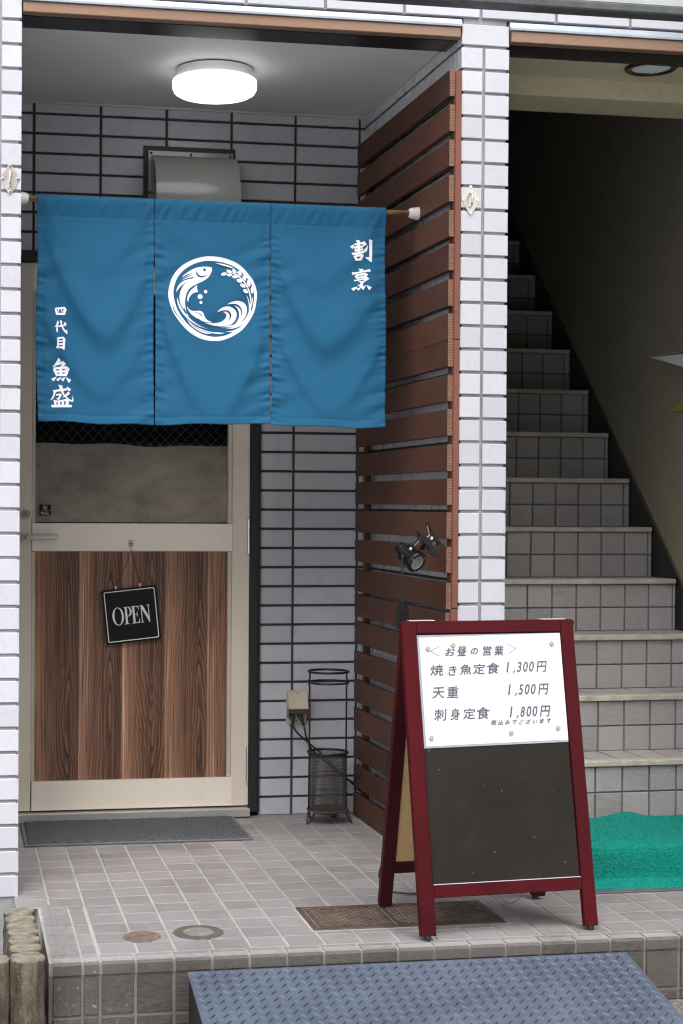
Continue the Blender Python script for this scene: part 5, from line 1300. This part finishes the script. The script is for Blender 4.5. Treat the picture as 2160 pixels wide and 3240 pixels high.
for k, y in enumerate((-.400, -.466, -.532, -.598, -.664, -.734)): logpost(-1.3205+.0008*k, y, .0395, .060-.001*(k % 3), -.168, 40+k, .0375)
logpost(-1.3165, -.812, .0420, .056, -.168, 51, .042); logpost(-1.3975, -.815, .0400, .055, -.168, 52); logpost(-1.478, -.815, .040, .054, -.168, 53)

# ------------------------------------------------------------------ staircase
PV = Vector((0, 0, 0))
stc = thing('staircase', 'grey tiled staircase with worn pale nosings climbing into the dark', 'stairs', (0, 0, 0), TILT)
Y1, Z1, TR, RH = .375, .2865, .2050, .1918
SXL, SXR = PW-.0005, 1.2085
m = MB(); m.box(SXL, SXR, -.085, Y1-.008, -.004, .0925); m.build('bottom_step', GS, stc, local=True)
for k in range(15):
    yk = Y1+TR*k; zt = Z1+RH*k; zb = zt-RH
    m = MB(); m.box(SXL, SXR, yk+.006, yk+TR+.010, zb-.12, zt-.0195, 1)
    rects = []; x0 = .5165-.0020*k+.006*math.sin(k*2.3); p = .0966
    hm = zb+.0855
    i0 = int((SXL-x0)//p)
    for i in range(i0, 12):
        a, b = x0+p*i+.0032, x0+p*(i+1)-.0032
        a, b = max(a, SXL), min(b, SXR-.008)
        if b-a < .006: continue
        rects += [(a, b, zb+.0005, hm-.0028), (a, b, hm+.0028, zt-.021)]
    m.tiles((0, yk+.006, 0), (1, 0, 0), (0, 0, 1), rects, .005, .0012, .0005, 0)
    # tread tiles
    rects = [(max(SXL, x0+p*i+.003), min(SXR, x0+p*(i+1)-.003), yk+.035, yk+TR+.004) for i in range(i0, 12) if min(SXR, x0+p*(i+1))-max(SXL, x0+p*i) > .012]
    m.tiles((0, 0, zt-.006), (1, 0, 0), (0, 1, 0), rects, .005, .001, .0003, 0)
    m.box(SXL, SXR, yk+.008, yk+TR+.010, zt-.019, zt-.0062, 1)
    m.build('step', [SR, GS], stc, local=True)
    m = MB(); m.cbox(SXL, SXR-.010, yk-.010, yk+.034, zt-.0185, zt, .0022); m.build('step_nosing', NOSE, stc, local=True)
# stairwell: far wall with black skirting, ceiling beam
swl = thing('stairwell_wall', 'rough beige stucco wall with a black skirting along the stairs', 'wall', (0, 0, 0), TILT)
m = MB(); m.box(1.2095, 1.36, -.112, 4.2, -.05, 5.2); m.box(1.2095, 1.36, -1.5, -.1125, -.17, 5.2); m.build('stucco_face', STU, swl, local=True)  # second box: unseen wing, added to keep side light off the stairs
m = MB(); m.box(PW-.2, 1.36, 3.905, 4.05, 0, 5.2); m.build('end_wall', DARKROOM, swl, local=True)  # near black: the darkness up the stairs is put into its colour
m = MB(); sl_ = RH/TR; zz = lambda y: Z1+(y-Y1)*sl_+.022
m.prism([(Y1-.10, .0), (Y1-.10, zz(Y1-.10)), (3.6, zz(3.6)), (3.6, zz(3.6)-.6)], (1.2035, 0, 0), (0, 1, 0), (0, 0, 1), 0, .0058); m.build('skirting', SKIRT, swl, local=True)
m = MB(); yy = Y1-.10; m.prism([(yy, zz(yy)), (3.6, zz(3.6)), (3.6, zz(3.6)+.008), (yy, zz(yy)+.008)], (1.2005, 0, 0), (0, 1, 0), (0, 0, 1), 0, .0088); m.build('skirting_cap', simple('brown_cap', (.07, .05, .035), .5), swl, local=True)
sc_ = thing('stairwell_ceiling', 'rough beige stucco ceiling with a low beam over the foot of the stairs', 'ceiling', (.7, .3, 2.53))
m = MB(); m.box(PW-.003, 1.6, .147, .36, 2.537, 2.5975); m.build('stucco_ceiling', STU_LIT, sc_)  # wall stucco made paler here and on the beam: bounced light as colour
m = MB(); m.box(PW-.003, 1.6, .36, .56, 2.474, 2.5975); m.build('beam', STU_LIT, sc_)
m = MB(); m.box(.05, 1.5, .201, 4.2, 5.22, 5.4); m.box(.1005, 1.5, .2005, .36, 2.60, 5.2195); m.build('upper_ceiling', simple('shade_upper_ceiling', (.05, .047, .04), .95, nz=.2, bump=.4), sc_)  # dark colour stands for the shade above the beam
dl = thing('downlight', 'unlit recessed downlight with a dark rim in the stair ceiling', 'lamp', (.690, .190, 2.537))
m = MB(); c_ = (.690, .190, 2.537); m.lathe([(.083, 0), (.083, -.005), (.078, -.009), (.064, -.0085), (.062, -.004), (.062, -.001)], c_, 48, cap0=False, cap1=False); m.build('trim_ring', simple('dark_brown_trim', (.022, .014, .010), .35), dl, True)
m = MB(); m.lathe([(.062, -.002), (.001, -.002)], c_, 48, cap0=False, cap1=False)
for k in range(11):
    xx = -.052+.0104*k; w = math.sqrt(max(0, .061**2-xx**2)); m.tube([(c_[0]-w, c_[1]+xx, c_[2]-.0028), (c_[0]+w, c_[1]+xx, c_[2]-.0028)], .0016, 5)
m.build('lens', simple('ribbed_lens', (.52, .60, .60), .25), dl)
# wall sign and yellow paper at the right edge
wsn = thing('wall_sign', 'white sign panel with a navy edge sticking out from the stucco wall', 'sign', (1.18, .95, 1.70))
T_, U_, V_, L_ = Vector((1.103, 1.079, 1.700)), Vector((1.190, .50, 1.702)), Vector((1.200, .50, 1.55)), Vector((1.165, .93, 1.655))
th_ = Vector((.002, .006, .004))
m = MB(); q4 = [T_, U_, V_, L_]; m.add([tuple(p) for p in q4]+[tuple(p+th_) for p in q4], [(0, 1, 2, 3), (7, 6, 5, 4), (0, 4, 5, 1), (1, 5, 6, 2), (2, 6, 7, 3), (3, 7, 4, 0)]); m.build('panel', SIGNU, wsn)
m = MB(); d_ = Vector((0, -.0015, .0005)); L2_ = T_.lerp(L_, .16); V2_ = U_.lerp(V_, .10); q4 = [T_+d_, U_+d_, V2_+d_, L2_+d_]; m.add([tuple(p) for p in q4]+[tuple(p+th_*.2) for p in q4], [(0, 1, 2, 3), (7, 6, 5, 4), (0, 4, 5, 1), (1, 5, 6, 2), (2, 6, 7, 3), (3, 7, 4, 0)]); m.build('edge_trim', BLUE, wsn)
yp = MB(); yp.prism([(1.085, 1.503), (1.00, 1.514), (.93, 1.514), (.93, 1.493), (1.03, 1.493)], (1.182, 0, 0), (0, 1, 0), (0, 0, 1), 0, .0015)
tag(yp.build('yellow_notice', YEL), 'yellow paper notice stuck on the stucco wall below the white sign', 'notice')

# green mat over the bottom step
gm = thing('green_mat', 'bright green pile mat laid over the bottom stair step with a grey edge', 'mat', (.7, -.1, 0))
prof = []
yf, ys_, zt = -.205, -.092, .101
cont = [(yf, .0045), (yf+.04, .009), (ys_-.020, .0135), (ys_-.010, .022), (ys_-.006, .045), (ys_-.003, .075), (ys_+.006, .092), (ys_+.022, zt), (ys_+.10, zt+.001), (ys_+.25, zt+.001), (Y1-.012, zt+.001)]
cont2 = smooth_path([(0, y, z) for y, z in cont], 14)
nx = 260; _r3 = np.random.RandomState(9); P = []
xs_g = np.linspace(.36, 1.19, nx)
for j, p in enumerate(cont2):
    row = []
    for i, x in enumerate(xs_g):
        n_ = _r3.uniform(-.0022, .0022); z = p.y*0+p[2]; y = p[1]
        bump = .021*math.exp(-((x-.70)/.06)**2-((y-(Y1-.03))/.06)**2)
        row.append((float(x+_r3.uniform(-.001, .001)), y+_r3.uniform(-.0012, .0012)-(.35*n_ if .03 < z < .085 else 0)+.004*math.sin(x*7), z+n_+bump+.0012*math.sin(x*31+y*20)))
    P.append(row)
m = MB(); m.grid(P); m.build('pile', TURF, gm)
m = MB(); m.cbox(.335, 1.19, yf-.022, yf+.012, .0008, .0050, .001); m.build('mat_edge', VINYL, gm)
